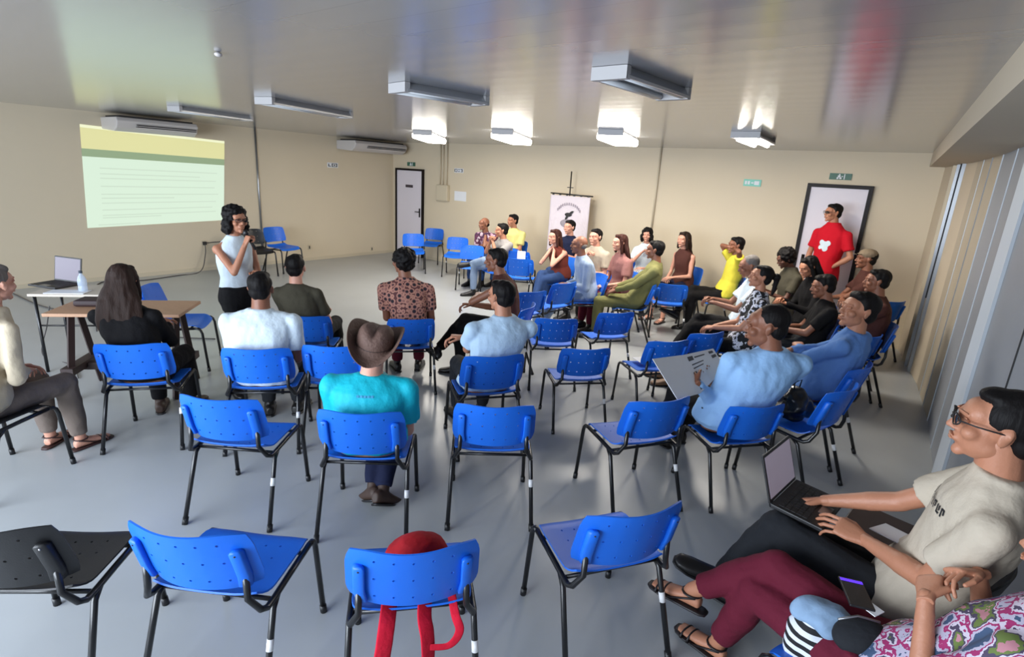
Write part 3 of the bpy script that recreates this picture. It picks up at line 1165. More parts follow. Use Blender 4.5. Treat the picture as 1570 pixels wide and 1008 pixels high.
    if not stand:
        trous.loft([(P - up * 0.072 + F * 0.02, Rt * 0.15 * wide, F * 0.10), (P, Rt * (0.178 * wide), F * 0.128), (P + up * 0.09, Rt * (0.165 * wide), F * (0.118 + belly * 0.5))], 18, power=2.4)
    else:
        trous.loft([(P - up * 0.09, Rt * 0.14 * wide, F * 0.10), (P, Rt * (0.172 * wide), F * 0.12), (P + up * (0.10 if not tuck else 0.13), Rt * ((0.152 if not tuck else 0.160) * wide), F * ((0.110 if not tuck else 0.122) + belly * 0.5))], 18, power=2.4)
    if skirt:
        pass
    l1, l2 = 0.43 * scale, 0.42 * scale
    for sd, nm in ((1, 'R'), (-1, 'L')):
        hp = P + Rt * (sd * hip_r) + up * (-0.01) + F * 0.02
        a = Lg['a' + nm]
        if isinstance(a, Vector):
            ank = a
        else:
            ank = root + Rt * a[0] + F * a[1] + up * (a[2] if a[2] is not None else 0.085)
        pole = Lg.get('p' + nm, (0.05 * sd, 0.6, 1.0) if not stand else (0, 1, 0))
        pole = Rt * pole[0] + F * pole[1] + up * pole[2]
        kn, ank = ik(hp, ank, l1, l2, pole)
        J['kn' + nm], J['an' + nm] = kn, ank
        body.cap(hp, kn, tr, tr * 0.72)
        body.cap(kn, kn + (ank - kn) * 0.35, tr * 0.72, tr * 0.70)
        body.cap(kn + (ank - kn) * 0.35, ank, tr * 0.70, 0.036 * scale)
        fdv = Lg.get('f' + nm)
        if fdv is None:
            shv = (ank - kn).normalized()
            lifted = ank.z > 0.14
            flat = F * 1.0 + Rt * (0.22 * sd)
            fv = (flat - shv * flat.dot(shv) * (0.85 if lifted else 0)).normalized()
            if not lifted:
                fv = flat.normalized()
            if legs == 'back':
                fv = (F * 0.7 + Rt * 0.5 * sd - up * 0.5).normalized()
        else:
            fv = (Rt * fdv[0] + F * fdv[1] + up * fdv[2]).normalized()
        shv = (kn - ank).normalized()
        upv = (shv - fv * shv.dot(fv))
        if ank.z < 0.14 and legs != 'back':
            upv = up
            k = ank.z - 0.085
        upv.normalize()
        sdv = fv.cross(upv)
        sole = 0.072
        heel = ank - fv * 0.05 - upv * sole
        # bare foot inside the shoe
        body.loft([(ank - fv * 0.045 - upv * 0.045, sdv * 0.026, upv * 0.024), (ank - upv * 0.035 + fv * 0.0, sdv * 0.032, upv * 0.038), (ank + fv * 0.08 - upv * 0.048, sdv * 0.038, upv * 0.024), (ank + fv * 0.15 - upv * 0.058, sdv * 0.042, upv * 0.014), (ank + fv * 0.185 - upv * 0.060, sdv * 0.032, upv * 0.010)], 14)
        if pants:
            pi = 0.012 * scale
            trous.cap(hp, kn, tr + pi * 1.1, tr * 0.76 + pi)
            end = kn + (ank - kn) * pant_len
            rr = pantlow if pantlow else 0.052 * scale
            if pant_len > 0.5:
                trous.cap(kn, kn + (ank - kn) * 0.35, tr * 0.76 + pi, tr * 0.74 + pi)
                trous.loft([(kn + (ank - kn) * 0.30, *tube_axes(kn, ank, tr * 0.74 + pi)), (end, *tube_axes(kn, ank, rr))], 14)
        if shoes:
            sm, kind = shoes
            if kind == 'shoe':
                s_ = MB()
                s_.loft([(ank - fv * 0.078 - upv * 0.040, sdv * 0.024, upv * 0.032), (ank - fv * 0.055 - upv * 0.034, sdv * 0.036, upv * 0.042), (ank - upv * 0.030, sdv * 0.041, upv * 0.046), (ank + fv * 0.07 - upv * 0.044, sdv * 0.045, upv * 0.034),
                         (ank + fv * 0.14 - upv * 0.055, sdv * 0.049, upv * 0.024), (ank + fv * 0.195 - upv * 0.060, sdv * 0.040, upv * 0.018), (ank + fv * 0.215 - upv * 0.062, sdv * 0.018, upv * 0.010)], 16, power=2.4)
                s_.cap(ank - upv * 0.02 - fv * 0.005, ank + upv * 0.03 * (1 if kind == 'shoe' else 0), 0.042, 0.040)
                me = remesh(s_, 0.007, 3)
                sh_o = link('shoe', me, sm, e)
                so = MB()
                so.loft([(ank + fv * q - upv * 0.079, sdv * wq, upv * 0.007) for q, wq in ((-0.080, 0.02), (-0.06, 0.036), (0, 0.042), (0.07, 0.045), (0.14, 0.051), (0.195, 0.042), (0.218, 0.02))], 12, power=4)
                link('sole', so.mesh(), M_BLACKP, sh_o)
            else:
                s_ = MB()
                s_.loft([(ank + fv * q - upv * 0.078, sdv * wq, upv * 0.007) for q, wq in ((-0.075, 0.02), (-0.055, 0.034), (0, 0.038), (0.07, 0.041), (0.14, 0.047), (0.185, 0.038), (0.205, 0.02))], 12, power=4)
                for q, hh in ((0.15, 0.020), (0.115, 0.026)):
                    pts = [ank + fv * q - upv * 0.075 + sdv * (0.047 * math.cos(t)) + upv * (hh * 1.5 * math.sin(t)) for t in [math.pi * i / 8 for i in range(9)]]
                    s_.tube(pts, 0.006, 6)
                pts = [ank - upv * 0.01 + fv * (0.042 * math.cos(t)) + sdv * (0.042 * math.sin(t)) for t in [2 * math.pi * i / 12 for i in range(13)]]
                s_.tube(pts, 0.0045, 6)
                for q in (-1, 1):
                    s_.tube([ank + fv * 0.10 + sdv * 0.040 * q - upv * 0.072, ank + fv * 0.02 + sdv * 0.038 * q - upv * 0.035, ank - fv * 0.03 + sdv * 0.034 * q - upv * 0.012], 0.0045, 6)
                link('sandal', s_.mesh(), sm, e)
    bm_ = remesh(body, vox, 3, 0.5)
    HM = HB.to_4x4()
    hs_ = head_scale * scale * (0.96 if fem else 1.0)
    for r_ in range(3):
        for c_ in range(3):
            HM[r_][c_] *= hs_
    HM.translation = Hc
    hm = head_mesh(fem)
    full = join([(bm_, None, 0), (hm, HM, None)] + hands)
    link('body', full, [SKINS[skin], M_EYE, M_IRIS, LIPS[skin], HAIRS[hairc]], e)
    if shirt:
        sh_mb = MB()
        torso(sh_mb, 0.010 if not tuck else 0.004, low=0.0 if tuck else (-0.05 if pants else -0.08), top=1.0)
        sh_mb.v += [] 
        n0 = len(sh_mb.v)
        sh_mb.v += sleeves.v
        sh_mb.f += [[i + n0 for i in f] for f in sleeves.f]
        sh_mb.mi += sleeves.mi
        me = remesh(sh_mb, vox * 0.95, 4, 0.5)
        roughen(me, 0.010, 9, (1, 1, 0.6), seed=root.x)
        roughen(me, 0.004, 24, (1, 1, 0.5), seed=root.y)
        J['shirt'] = link('shirt', me, shirt, e)
    if pants:
        me = remesh(trous, vox, 3, 0.5)
        roughen(me, 0.007, 12, seed=root.x * 3)
        link('trousers', me, pants, e)
    if hair:
        hme = hair_mesh(hair).copy()
        hme.transform(Matrix.Translation(hair_off))
        hme.transform(HM)
        J['hair'] = link('hair', hme, HAIRS[hairc], e)
    J.update(Hc=Hc, HB=HB, HM=HM, P=P, F=F, Rt=Rt, root=root, e=e, S=S, Sr=Sr, neck=neck)
    return J


def tube_axes(a, b, r):
    t = (b - a).normalized()
    x = t.cross(Vector((0, 0, 1)))
    if x.length < 1e-3:
        x = Vector((1, 0, 0))
    x.normalize()
    return x * r, t.cross(x) * r


def project_on(J, mb, S0, name, mt, off=0.004, sgn=1):
    """lays flat pieces (x right, y up as the wearer's front is seen) on the shirt surface"""
    from mathutils.bvhtree import BVHTree
    sh = J['shirt']
    me = sh.data
    org_ = J['root']
    bvh = BVHTree.FromPolygons([v.co + org_ for v in me.vertices], [tuple(p.vertices) for p in me.polygons])
    out = mb.mesh(smooth=False)
    F = J['F'] * sgn
    R = -J['Sr'] * sgn
    for v in out.vertices:
        st = S0 + R * v.co.x + Vector((0, 0, v.co.y)) + F * 0.5
        hit = bvh.ray_cast(st, -F)
        p = hit[0] if hit[0] else st - F * 0.4
        v.co = p + F * (off + v.co.z)
    link(name, out, mt, J['e'])


def glasses(J, dark=False):
    mb = MB()
    for s in (-1, 1):
        pts = [(s * 0.033 + 0.025 * math.cos(t), 0.106 - 0.012 * abs(math.cos(t)) * (0.5 + 0.5 * s * math.cos(t)), 0.008 + 0.017 * math.sin(t)) for t in [2 * math.pi * i / 14 for i in range(15)]]
        mb.tube(pts, 0.0024, 6)
        mb.tube([(s * 0.058, 0.100, 0.012), (s * 0.079, 0.06, 0.012), (s * 0.082, -0.005, 0.010)], 0.0024, 6)
    mb.tube([(-0.009, 0.108, 0.012), (0.009, 0.108, 0.012)], 0.0024, 6)
    me = mb.mesh()
    me.transform(J['HM'])
    g = link('glasses', me, M_DARK, J['e'])
    ln = MB()
    for s in (-1, 1):
        ln.ell((s * 0.033, 0.101, 0.008), (0.024, 0.0022, 0.0165))
    me = ln.mesh()
    me.transform(J['HM'])
    link('lens', me, mat('lens_dark', (28, 24, 24), 0.08) if dark else mat('lens_clear', (235, 235, 235), 0.03, trans=1.0), J['e'])




# ------------------------------------------------------------------ clothing materials
def cloth(name, c, **k):
    k.setdefault('rough', 0.85)
    k.setdefault('bump', 0.25)
    k.setdefault('bscale', 30)
    k.setdefault('spec', 0.2)
    return mat('cloth_' + name, c, **k)


T_WHITE = cloth('white', (205, 218, 226))
T_PALE = cloth('pale_blue', (186, 212, 234))
T_LBLUE = cloth('light_blue', (150, 190, 232))
T_BLUE2 = cloth('mid_blue', (98, 138, 200))
T_TEAL = cloth('teal', (24, 176, 196), rough=0.6)
T_OLIVE = cloth('olive', (70, 66, 54))
T_BLACK = cloth('black', (16, 15, 17))
T_BLACK2 = cloth('charcoal', (34, 36, 40))
T_NAVY = cloth('navy', (26, 32, 58))
T_BROWN = cloth('brown', (78, 46, 40))
T_MAROON = cloth('maroon', (92, 24, 42))
T_GREYB = cloth('grey_blue', (150, 166, 190))
T_CREAM = cloth('cream', (186, 174, 156))
T_BEIGE = cloth('beige', (196, 182, 158))
T_TAUPE = cloth('taupe', (118, 106, 98))
T_KHAKI = cloth('khaki', (146, 128, 98))
T_RED = cloth('red', (190, 18, 36))
T_YELLOW = cloth('yellow', (206, 194, 66))
T_PALEY = cloth('pale_yellow', (222, 214, 136))
T_GREENK = cloth('khaki_green', (120, 118, 74))
T_JEANS = cloth('jeans', (128, 146, 172), var=0.12, vscale=20)
T_DENIM = cloth('denim', (44, 66, 108), var=0.12, vscale=20)
T_PINK = cloth('dusty_pink', (150, 104, 100))
T_RUST = cloth('rust', (112, 52, 42))
T_GREY = cloth('grey', (150, 146, 144))
T_PRINT = ramp_mat('cloth_diamond', 'voronoi', 22, [(0.0, (36, 26, 34)), (0.34, (150, 100, 92)), (0.47, (186, 132, 112)), (0.62, (92, 50, 50))])
T_BW = ramp_mat('cloth_black_white', 'noise', 16, [(0.0, (18, 18, 22)), (0.49, (206, 208, 220)), (0.60, (26, 26, 30))], detail=3)
T_PLAID = ramp_mat('cloth_plaid', 'cells', 26, [(0.0, (92, 44, 72)), (0.4, (176, 140, 160)), (0.62, (62, 34, 62)), (0.85, (200, 180, 190))])
T_MULTI = ramp_mat('cloth_collage', 'noise', 13, [(0.0, (60, 80, 110)), (0.40, (176, 170, 190)), (0.455, (150, 40, 96)), (0.50, (196, 186, 200)), (0.54, (70, 60, 84)), (0.585, (96, 112, 56)), (0.64, (176, 120, 130))], detail=4)
T_STRIPE = ramp_mat('cloth_zebra', 'wave', 9, [(0.0, (16, 16, 20)), (0.5, (210, 214, 222))], bands='Z')

HAT = mat('hat_suede', (96, 72, 62), 0.75, 0.3, 60, var=0.15, vscale=10)

# ------------------------------------------------------------------ chairs seen in the photograph
chair_T((182, 795), (384, 818), 'empty blue plastic chair nearest the camera at lower left, beside the black chair')
c3, F3 = chair_T((522, 840), (742, 824), 'blue plastic chair in the front with a red bag on its seat')
chair_T((890, 787), (1060, 768), 'empty blue chair at the front right of centre, turned toward the left', turn=4)
chair_T((264, 601), (403, 612), 'empty blue plastic chair in the second row left of the man in the hat')
c6, F6 = chair_T((480, 625), (622, 630), 'blue plastic chair of the man in the brown hat')
chair_T((690, 616), (829, 620), 'empty blue plastic chair in the second row right of the man in the hat')
chair_T((963, 612), (1064, 607), 'empty blue chair in front of the reading man in light blue', turn=6)
c9, F9 = chair_T((1128, 606), (1212, 608), 'blue plastic chair of the man reading a booklet', turn=9)
c10, F10 = chair_T((1258, 600), (1330, 586), 'blue chair right of the reading man with a dark bag on its seat', turn=9)
c11, F11 = chair_T((138, 526), (258, 524), 'blue plastic chair of the long-haired woman at the table')
c12, F12 = chair_T((336, 532), (446, 532), 'blue plastic chair of the man in a white shirt on the left')
chair_T((462, 527), (562, 529), 'empty blue chair half hidden behind the man in the hat')
c14, F14 = chair_T((712, 545), (804, 541), 'blue plastic chair of the man in a pale shirt with folded arms')
chair_T((864, 522), (940, 522), 'empty blue chair in the middle of the room right of the folded-arms man')
chair_T((825, 477), (886, 479), 'empty blue chair in the middle of the room, second behind the folded-arms man')
c17, F17 = chair_T((600, 478), (661, 478), 'blue plastic chair of the person in the diamond print shirt')
c18, F18 = chair_T((436, 472), (498, 474), 'blue plastic chair of the person in the olive top')
chair_T((796, 440), (842, 437), 'empty dark blue chair just behind the man in brown, left of a pair')
chair_T((843, 436), (890, 430), 'empty dark blue chair in front of the leaning bald man')
chair_T((926, 470), (972, 469), 'empty blue chair below the legs of the man in khaki green')
F19 = head_dir(203)
c19 = U(1006, 433, .8) + F19 * 0.28
chair_at(c19.x, c19.y, F19, 'blue chair of the man in khaki green, seen from its side')
c24, F24 = chair_T((1002, 512), (1058, 510), 'empty blue chair in the middle, behind the white booklet')
chair_T((1068, 501), (1112, 498), 'empty blue chair right behind the top of the white booklet')
q = UY(1030, 418, -1.75)
chair_at(q.x, q.y, head_dir(118), 'empty blue chair in front of the woman in a tank top').scale = (0.92,) * 3
q = UY(1379, 466, -0.85)
F_ = head_dir(150)
chair_at(q.x + F_.x * 0.27 - 0.03, q.y + F_.y * 0.27 - 0.1, F_, 'empty blue chair farthest right beside the partition')
c30, F30 = chair_T((1296, 572), (1344, 548), 'blue chair of the man in a blue shirt on the right')
chair_T((1326, 508), (1362, 502), 'blue chair half hidden behind the man in a blue shirt', dz=.8)
# seen from the front or the side
chair_T((649, 354), (618, 353), 'empty blue chair in front of the narrow white door')
chair_T((681, 347), (654, 345), 'empty blue chair below the electrical box')
chair_T((718, 360), (688, 358), 'empty blue chair left of the person in purple plaid')
chair_T((741, 372), (709, 370), 'empty blue chair behind the raised foot of the man in pale jeans')
q = UY(799, 366, -1.45)
chair_at(q.x, q.y, head_dir(112), 'blue chair with a paper hanging over its back, by the boy in yellow')
PAPER_CH = (q.x, q.y)
q = UY(800, 380, -2.1)
chair_at(q.x, q.y, head_dir(118), 'empty blue chair in front of the one with the paper')
q = U(434, 379, 0.45)
chair_at(q.x, q.y, head_dir(10), 'empty blue chair against the left wall behind the presenter')
q = U(394, 384, 0.45)
chair_at(q.x, q.y, head_dir(-5), 'empty black chair against the wall just behind the presenter', 'black')
q = U(280, 492, 0.45)
chair_at(q.x, q.y, head_dir(52), 'empty blue chair at the right end of the table')
rr_, rf_ = U(110, 925, 0.45), U(222, 805, 0.45)
Fb = (rf_ - rr_).normalized()
ctr = (rr_ + rf_) / 2 - Vector((Fb.y, -Fb.x, 0)) * 0.215
chair_at(ctr.x, ctr.y, Fb, 'empty black plastic chair at the lower left corner', 'black')

# ------------------------------------------------------------------ people in the photograph
BLK = (M_SHOE_BLK, 'shoe')
BRN = (M_SHOE_BRN, 'shoe')
TAN_S = (mat('tan_leather', (120, 92, 70), 0.6), 'shoe')
SAND = (mat('sandal_black', (24, 18, 20), 0.5), 'sandal')


def sit_on(cf, label, **k):
    c, F = cf
    return person(label, pos=(c.x + F.x * 0.0, c.y + F.y * 0.0), face=F, **k)


# front and left
J = person('elderly person in a beige cardigan and taupe trousers at the left edge', pos=(6.10, -8.42), face=118, head_px=(-8, 436), lim=0.25, shirt=T_BEIGE, sleeve='long', pants=T_TAUPE, shoes=(mat('sandal_brown', (58, 36, 34), .5), 'sandal'),
           hair='short', hairc='grey', skin='light', fem=True, arms='lap', chair='black', chair_label='black chair of the elderly person at the left edge', legs='sit')
J = sit_on((c11, F11), 'woman with long dark hair in black sitting at the table, seen from behind', head_px=(190, 432), shirt=T_BLACK, sleeve='long', pants=T_BLACK, shoes=BRN, hair='longer', fem=True, hairc='brown', arms=dict(hR=(0.04, 0.36, 0.24), hL=(-0.04, 0.36, 0.24)), wide=1.1, hpitch=10)
J = person('presenter woman in a white sleeveless top and black trousers holding a microphone', head_px=(362, 338), hz=1.52, stand=True, face=2, shirt=T_WHITE, sleeve='none', pants=T_BLACK, shoes=BLK, legs='stand', fem=True, hair='curlybob', hairc='black', skin='tan',
           arms=dict(hR=(0.03, 0.20, 0.50), hL=(-0.05, 0.22, 0.26), eR=(0.5, -0.1, -1), cR='grip', cL='soft'), scale=0.95, tuck=True)
glasses(J)
PRES = J
mic = MB()
hp_ = J['wrR'] + (J['HM'].to_3x3() @ Vector((0, 0, 0)))
a_ = J['MR'] @ Vector((-0.02, 0.075, -0.030))
mouth = J['HM'] @ Vector((0, 0.115, -0.07))
ax = (mouth - a_).normalized()
mic.tube([a_ - ax * 0.10, a_ + ax * 0.03], [0.011, 0.015], 12)
mic.ell(a_ + ax * 0.055, (0.023, 0.023, 0.026))
me_ = mic.mesh()
o = link('microphone', me_, M_BLACKP)
tag(o, 'black handheld microphone held by the presenter', 'microphone')

sit_on((c12, F12), 'man in a white shirt seen from behind, left of the olive top', head_px=(400, 443), shirt=T_WHITE, sleeve='short', pants=T_BLACK2, shoes=BLK, skin='brown', wide=1.22, hair='short')
sit_on((c18, F18), 'person with short dark hair in an olive top seen from behind', head_px=(450, 413), shirt=T_OLIVE, sleeve='short', pants=T_BLACK, shoes=BLK, skin='light', fem=False, wide=0.95, hyaw=0)
sit_on((c17, F17), 'person in a dusty pink diamond print shirt seen from behind', head_px=(617, 402), shirt=T_PRINT, sleeve='short', pants=T_MAROON, shoes=BLK, skin='brown', hair='afro', wide=1.1, hyaw=35, fem=False, head_scale=.95)
# man in the hat
J = sit_on((c6, F6), 'man in a brown cowboy hat and teal shirt seen from behind', head_px=(575, 536), lim=0.16, shirt=T_TEAL, sleeve='short', pants=T_NAVY, shoes=BRN, skin='light', legs='back', wide=1.2, hair='crop', hairc='grey', hpitch=-16, hroll=9, belly=0.03)
hm = MB()
rings, nA = [], 36
prof = [(0.004, 0.168, 0), (0.052, 0.164, 0), (0.082, 0.146, 0), (0.096, 0.098, 0), (0.102, 0.046, 0), (0.125, 0.036, 0.4), (0.150, 0.034, 0.85), (0.172, 0.036, 1.05), (0.177, 0.040, 1.05)]
vs, fs = [], []
for ri, (r, z, b) in enumerate(prof):
    for k in range(nA):
        t = 2 * math.pi * k / nA
        x, y = r * math.cos(t), r * math.sin(t) * 1.16
        up_ = b * 0.105 * abs(math.cos(t)) ** 1.6
        if ri >= 5:
            x *= 1 - 0.16 * b * abs(math.cos(t)) ** 2
        zz = z + up_ - b * 0.012 * abs(math.sin(t))
        if ri < 3:      # crease along the crown
            zz -= 0.030 * math.exp(-(x / 0.022) ** 2) * (1 if abs(y) < 0.09 else 0.5)
            zz -= 0.02 * max(0, y) / 0.09
        vs.append((x, y - 0.012, zz - 0.002))
for ri in range(len(prof) - 1):
    for k in range(nA):
        a, b = ri * nA + k, ri * nA + (k + 1) % nA
        fs.append((a, b, b + nA, a + nA))
fs.append(tuple(range(nA)))
hm.add(vs, fs)
me_ = evaluated(hm.mesh(), [('SOLIDIFY', dict(thickness=0.005)), ('SUBSURF', dict(levels=1))])
me_.transform(J['HM'])
hat = link('hat', me_, HAT, J['e'])
bd = MB()
bd.loft([((0, -0.012, 0.050), (0.1065, 0, 0), (0, 0.1235, 0)), ((0, -0.012, 0.075), (0.1025, 0, 0), (0, 0.119, 0))], 36, cap=False)
me_ = bd.mesh()
me_.transform(J['HM'])
link('hat_band', me_, mat('hat_band', (60, 42, 36), 0.6), hat)
lb = MB()
for i in range(5):
    x0 = -0.045 + i * 0.019
    lb.add([(x0, 0, 0), (x0 + .014, 0, 0), (x0 + .014, .012, 0), (x0, .012, 0)], [(0, 1, 2, 3)])
project_on(J, lb, J['S'](0.80), 'shirt_mark', cloth('teal_print', (70, 150, 190)), sgn=-1)
# white collar edge and the small print on the teal shirt
cb = MB()
cp = [J['neck'] + J['Sr'] * (0.066 * math.cos(t)) + J['F'] * (0.060 * math.sin(t)) + Vector((0, 0, 0.0 + 0.018 * -math.sin(t) * -1 * 0.5)) for t in [2 * math.pi * i / 20 for i in range(21)]]
cb.tube(cp, 0.008, 8)
link('collar', cb.mesh(), T_WHITE, J['e'])

# middle
J = sit_on((c14, F14), 'man in a pale short-sleeved shirt with folded arms seen from behind', head_px=(768, 455), shirt=T_PALE, sleeve='short', pants=T_BLACK2, shoes=BLK, skin='tan', wide=1.2, arms='fold', hyaw=28, legs='sit')
J = person('man in a brown top sitting in left profile in front of the pale shirt', head_px=(760, 400), hz=1.2, face=200, shirt=T_BROWN, sleeve='none', pants=T_BLACK, shoes=BLK, skin='brown', wide=1.05, arms=dict(hR=(-0.05, 0.36, 0.22), hL=(0.05, 0.34, 0.30), eL=(-0.8, .3, -.3), cR='soft', cL='soft'), legs='cross', chair='blue', chair_label='blue chair of the man in a brown top', hyaw=10, lean=0.10, hpitch=4)

# far left group by the back wall
person('bald person in a purple plaid shirt, chin on one hand', head_px=(742, 344), y=-1.2, face=285, shirt=T_PLAID, sleeve='short', pants=T_DENIM, shoes=BLK, skin='brown', hair='bald', arms='chinL', legs='sit', chair='blue', lean=0.16, vox=.013, hyaw=-30)
person('man in a light t-shirt and pale jeans, leg crossed high', head_px=(769, 354), y=-1.75, face=248, shirt=T_GREY, sleeve='short', pants=T_JEANS, shoes=BLK, skin='tan', arms='chin2', legs='figure4', chair='blue', lean=-0.02, vox=.013, hyaw=-20)
person('boy in a yellow t-shirt sitting against the far wall', head_px=(786, 339), y=-0.75, face=278, shirt=T_PALEY, sleeve='short', pants=T_DENIM, shoes=BLK, skin='tan', chair='blue', lean=0.0, vox=.013, hyaw=-25)
# far middle
person('woman with long auburn hair resting both hands under her chin', head_px=(850, 364), y=-1.9, face=258, shirt=T_RUST, sleeve='none', pants=T_DENIM, shoes=BLK, skin='light', fem=True, hair='long', hairc='auburn', arms='chin2', legs='cross', chair='blue', lean=0.14, vox=.013)
person('person in a dark top in front of the banner', head_px=(873, 349), y=-1.0, face=275, shirt=T_NAVY, sleeve='short', pants=T_DENIM, shoes=BLK, skin='light', arms='phone', chair='blue', vox=.013, lean=0.02, hyaw=-15)
person('bald man in a long-sleeved grey-blue shirt leaning back', head_px=(888, 376), hz=1.18, face=228, shirt=T_GREYB, sleeve='long', pants=T_JEANS, shoes=(T_WHITE, 'shoe'), skin='brown', hair='bald', hairc='grey', arms='lap', legs='out', chair='blue', lean=0.10, wide=1.05, hyaw=-10)
person('person in a white top sitting behind the leaning bald man', head_px=(913, 364), hz=1.2, face=262, shirt=T_CREAM, sleeve='short', pants=T_BLACK, shoes=BLK, skin='light', chair='blue', arms='chin', vox=.013)
person('woman with long hair and a dusty pink top', head_px=(950, 373), hz=1.2, face=238, shirt=T_PINK, sleeve='short', pants=T_MAROON, shoes=BLK, skin='light', fem=True, hair='longer', hairc='auburn', chair='blue', arms='thigh', vox=.013, lean=0.02, wide=1.1)
person('woman with dark wavy hair and a white top', head_px=(992, 361), y=-0.75, face=285, shirt=T_WHITE, sleeve='short', pants=T_DENIM, shoes=BLK, skin='light', fem=True, hair='curlybob', hairc='black', chair='blue', arms='chin', vox=.013, head_scale=.9)
J = person('man in a khaki green shirt sitting sideways in the middle of the room', pos=(c19.x, c19.y), face=F19, head_px=(1004, 384), lim=0.3, shirt=T_GREENK, sleeve='long', pants=T_GREENK, shoes=BLK, skin='brown', hair='short', arms='thigh', legs='sit', wide=1.1, hyaw=-8)
person('woman with long brown hair and a dark tank top', head_px=(1048, 368), y=-0.85, face=252, shirt=T_BROWN, sleeve='none', pants=T_NAVY, shoes=SAND, skin='light', fem=True, hair='long', hairc='brown', chair='blue', arms='lap', vox=.013, pant_len=0.4)
person('person in a bright yellow t-shirt with hands behind the head', head_px=(1128, 377), y=-0.95, face=215, shirt=T_YELLOW, sleeve='short', pants=T_BLACK, shoes=BLK, skin='brown', hair='short', chair='blue', arms='behind', legs='cross', lean=-0.12, vox=.012)
# right group
person('man in a pale grey shirt reading with one leg crossed', head_px=(1148, 409), hz=1.2, face=208, shirt=T_WHITE, sleeve='short', pants=T_BLACK, shoes=BRN, skin='brown', hair='crop', hairc='grey', chair='blue', arms='phone', legs='cross', hpitch=18, lean=-0.06)
person('woman in a black and white patterned top in left profile', head_px=(1166, 425), hz=1.2, face=203, shirt=T_BW, sleeve='short', pants=T_BLACK, shoes=TAN_S, skin='tan', fem=True, hair='pony', hairc='black', chair='blue', arms='lap', legs='out', hpitch=-8, lean=-0.12, wide=1.15, hyaw=8)
person('person with a dark afro looking down at a phone', head_px=(1204, 397), hz=1.2, face=220, shirt=T_OLIVE, sleeve='short', pants=T_BLACK, shoes=BLK, skin='dark', fem=True, hair='afro', hairc='black', chair='blue', arms='phone', hpitch=24, vox=.013)
person('woman in black sitting in front of the man in red', head_px=(1240, 410), hz=1.2, face=222, shirt=T_BLACK, sleeve='long', pants=T_BLACK, shoes=BLK, skin='tan', fem=True, hair='long', hairc='black', chair='blue', arms='phone', hpitch=22, vox=.012)
J = person('man standing in a red t-shirt and khaki trousers with a hand on his hip', head_px=(1277, 327), y=-0.50, stand=True, face=245, shirt=T_RED, sleeve='short', pants=T_KHAKI, shoes=BLK, legs='stand', skin='tan', hair='short', hairc='black', scale=1.0, wide=1.15, belly=0.035,
           arms=dict(hL=(-0.15, 0.08, 0.17), eL=(-1, -0.5, 0.1), hR=(0.22, 0.08, 0.02), eR=(.8, -.6, -.3), cL='soft'), hyaw=-25)
glasses(J)
lg = MB()
for (dx, dz, r) in ((0, 0, .055), (.045, .03, .035), (-.04, .035, .035), (.02, -.045, .035), (-.05, -.03, .028)):
    nn = 14
    lg.add([(dx, dz, 0)] + [(dx + r * math.cos(2 * math.pi * k / nn), dz + r * math.sin(2 * math.pi * k / nn), 0) for k in range(nn)], [(0, k + 1, (k + 1) % nn + 1) for k in range(nn)])
project_on(J, lg, J['S'](0.62), 'shirt_print', T_WHITE)
J = person('man in a cap and brown shirt below the man in red', head_px=(1328, 398), y=-1.3, face=200, shirt=T_BROWN, sleeve='short', pants=T_BLACK2, shoes=BLK, skin='brown', hair='crop', hairc='black', chair='blue', arms='fold', wide=1.15, lean=-.04)
cp_ = MB()
cp_.ell((0, -0.012, 0.062), (0.086, 0.102, 0.066))
cp_.loft([((0, 0.05, 0.062), (0.07, 0, 0), (0, 0.03, 0.0)), ((0, 0.085, 0.064), (0.066, 0, 0), (0, 0.07, -0.01)), ((0, 0.085, 0.058), (0.066, 0, 0), (0, 0.07, -0.01))], 18)
me_ = remesh(cp_, 0.006, 2)
me_.transform(J['HM'])
link('cap', me_, cloth('cap', (128, 112, 92)), J['e'])
person('dark-haired man in brown right below the man in the cap', head_px=(1344, 432), hz=1.2, face=195, shirt=T_BROWN, sleeve='short', pants=T_BLACK, shoes=BLK, skin='brown', hair='short', chair='blue', arms='fold', wide=1.15, lean=-.05)
J = person('person in dark clothes left of the man in a blue shirt', head_px=(1262, 440), hz=1.12, face=200, shirt=T_BLACK, sleeve='short', pants=T_BLACK2, shoes=BLK, skin='brown', hair='short', chair='blue', arms='lap', legs='out', lean=-.1, hpitch=10)

# reading man in light blue
J = person('man in a light blue shirt holding an open white booklet', pos=(c9.x + F9.x * 0.08, c9.y + F9.y * 0.08), face=F9, head_px=(1178, 503), lim=0.2, scale=1.08, head_scale=1.12, shirt=T_LBLUE, sleeve='long', pants=T_BLACK, shoes=BLK, skin='brown', hair='crop', hairc='black', legs='out', wide=1.25, hyaw=55, hpitch=6, twist=-10,
           arms=dict(hL=U(1068, 588, 0.80), hR=U(1106, 594, 0.74), eL=(-0.7, 0.1, -1), eR=(0.6, 0, -1), cL='soft', cR='soft', dL=(0.2, 1, 0.1), dR=(-0.4, 1, 0.1), nL=(1, 0.2, -0.2), nR=(-.3, .3, 1)), belly=0.03)
READ = J
J = person('man in a blue long-sleeved shirt with folded arms gazing up left', pos=(c30.x + F30.x * 0.06, c30.y + F30.y * 0.06), face=F30, head_px=(1316, 477), lim=0.3, scale=1.08, head_scale=1.12, shirt=T_BLUE2, sleeve='long', pants=T_BLACK, shoes=BLK, skin='tan', hair='short', hairc='black', arms='fold', legs='out', wide=1.15, hyaw=50, hpitch=-8)

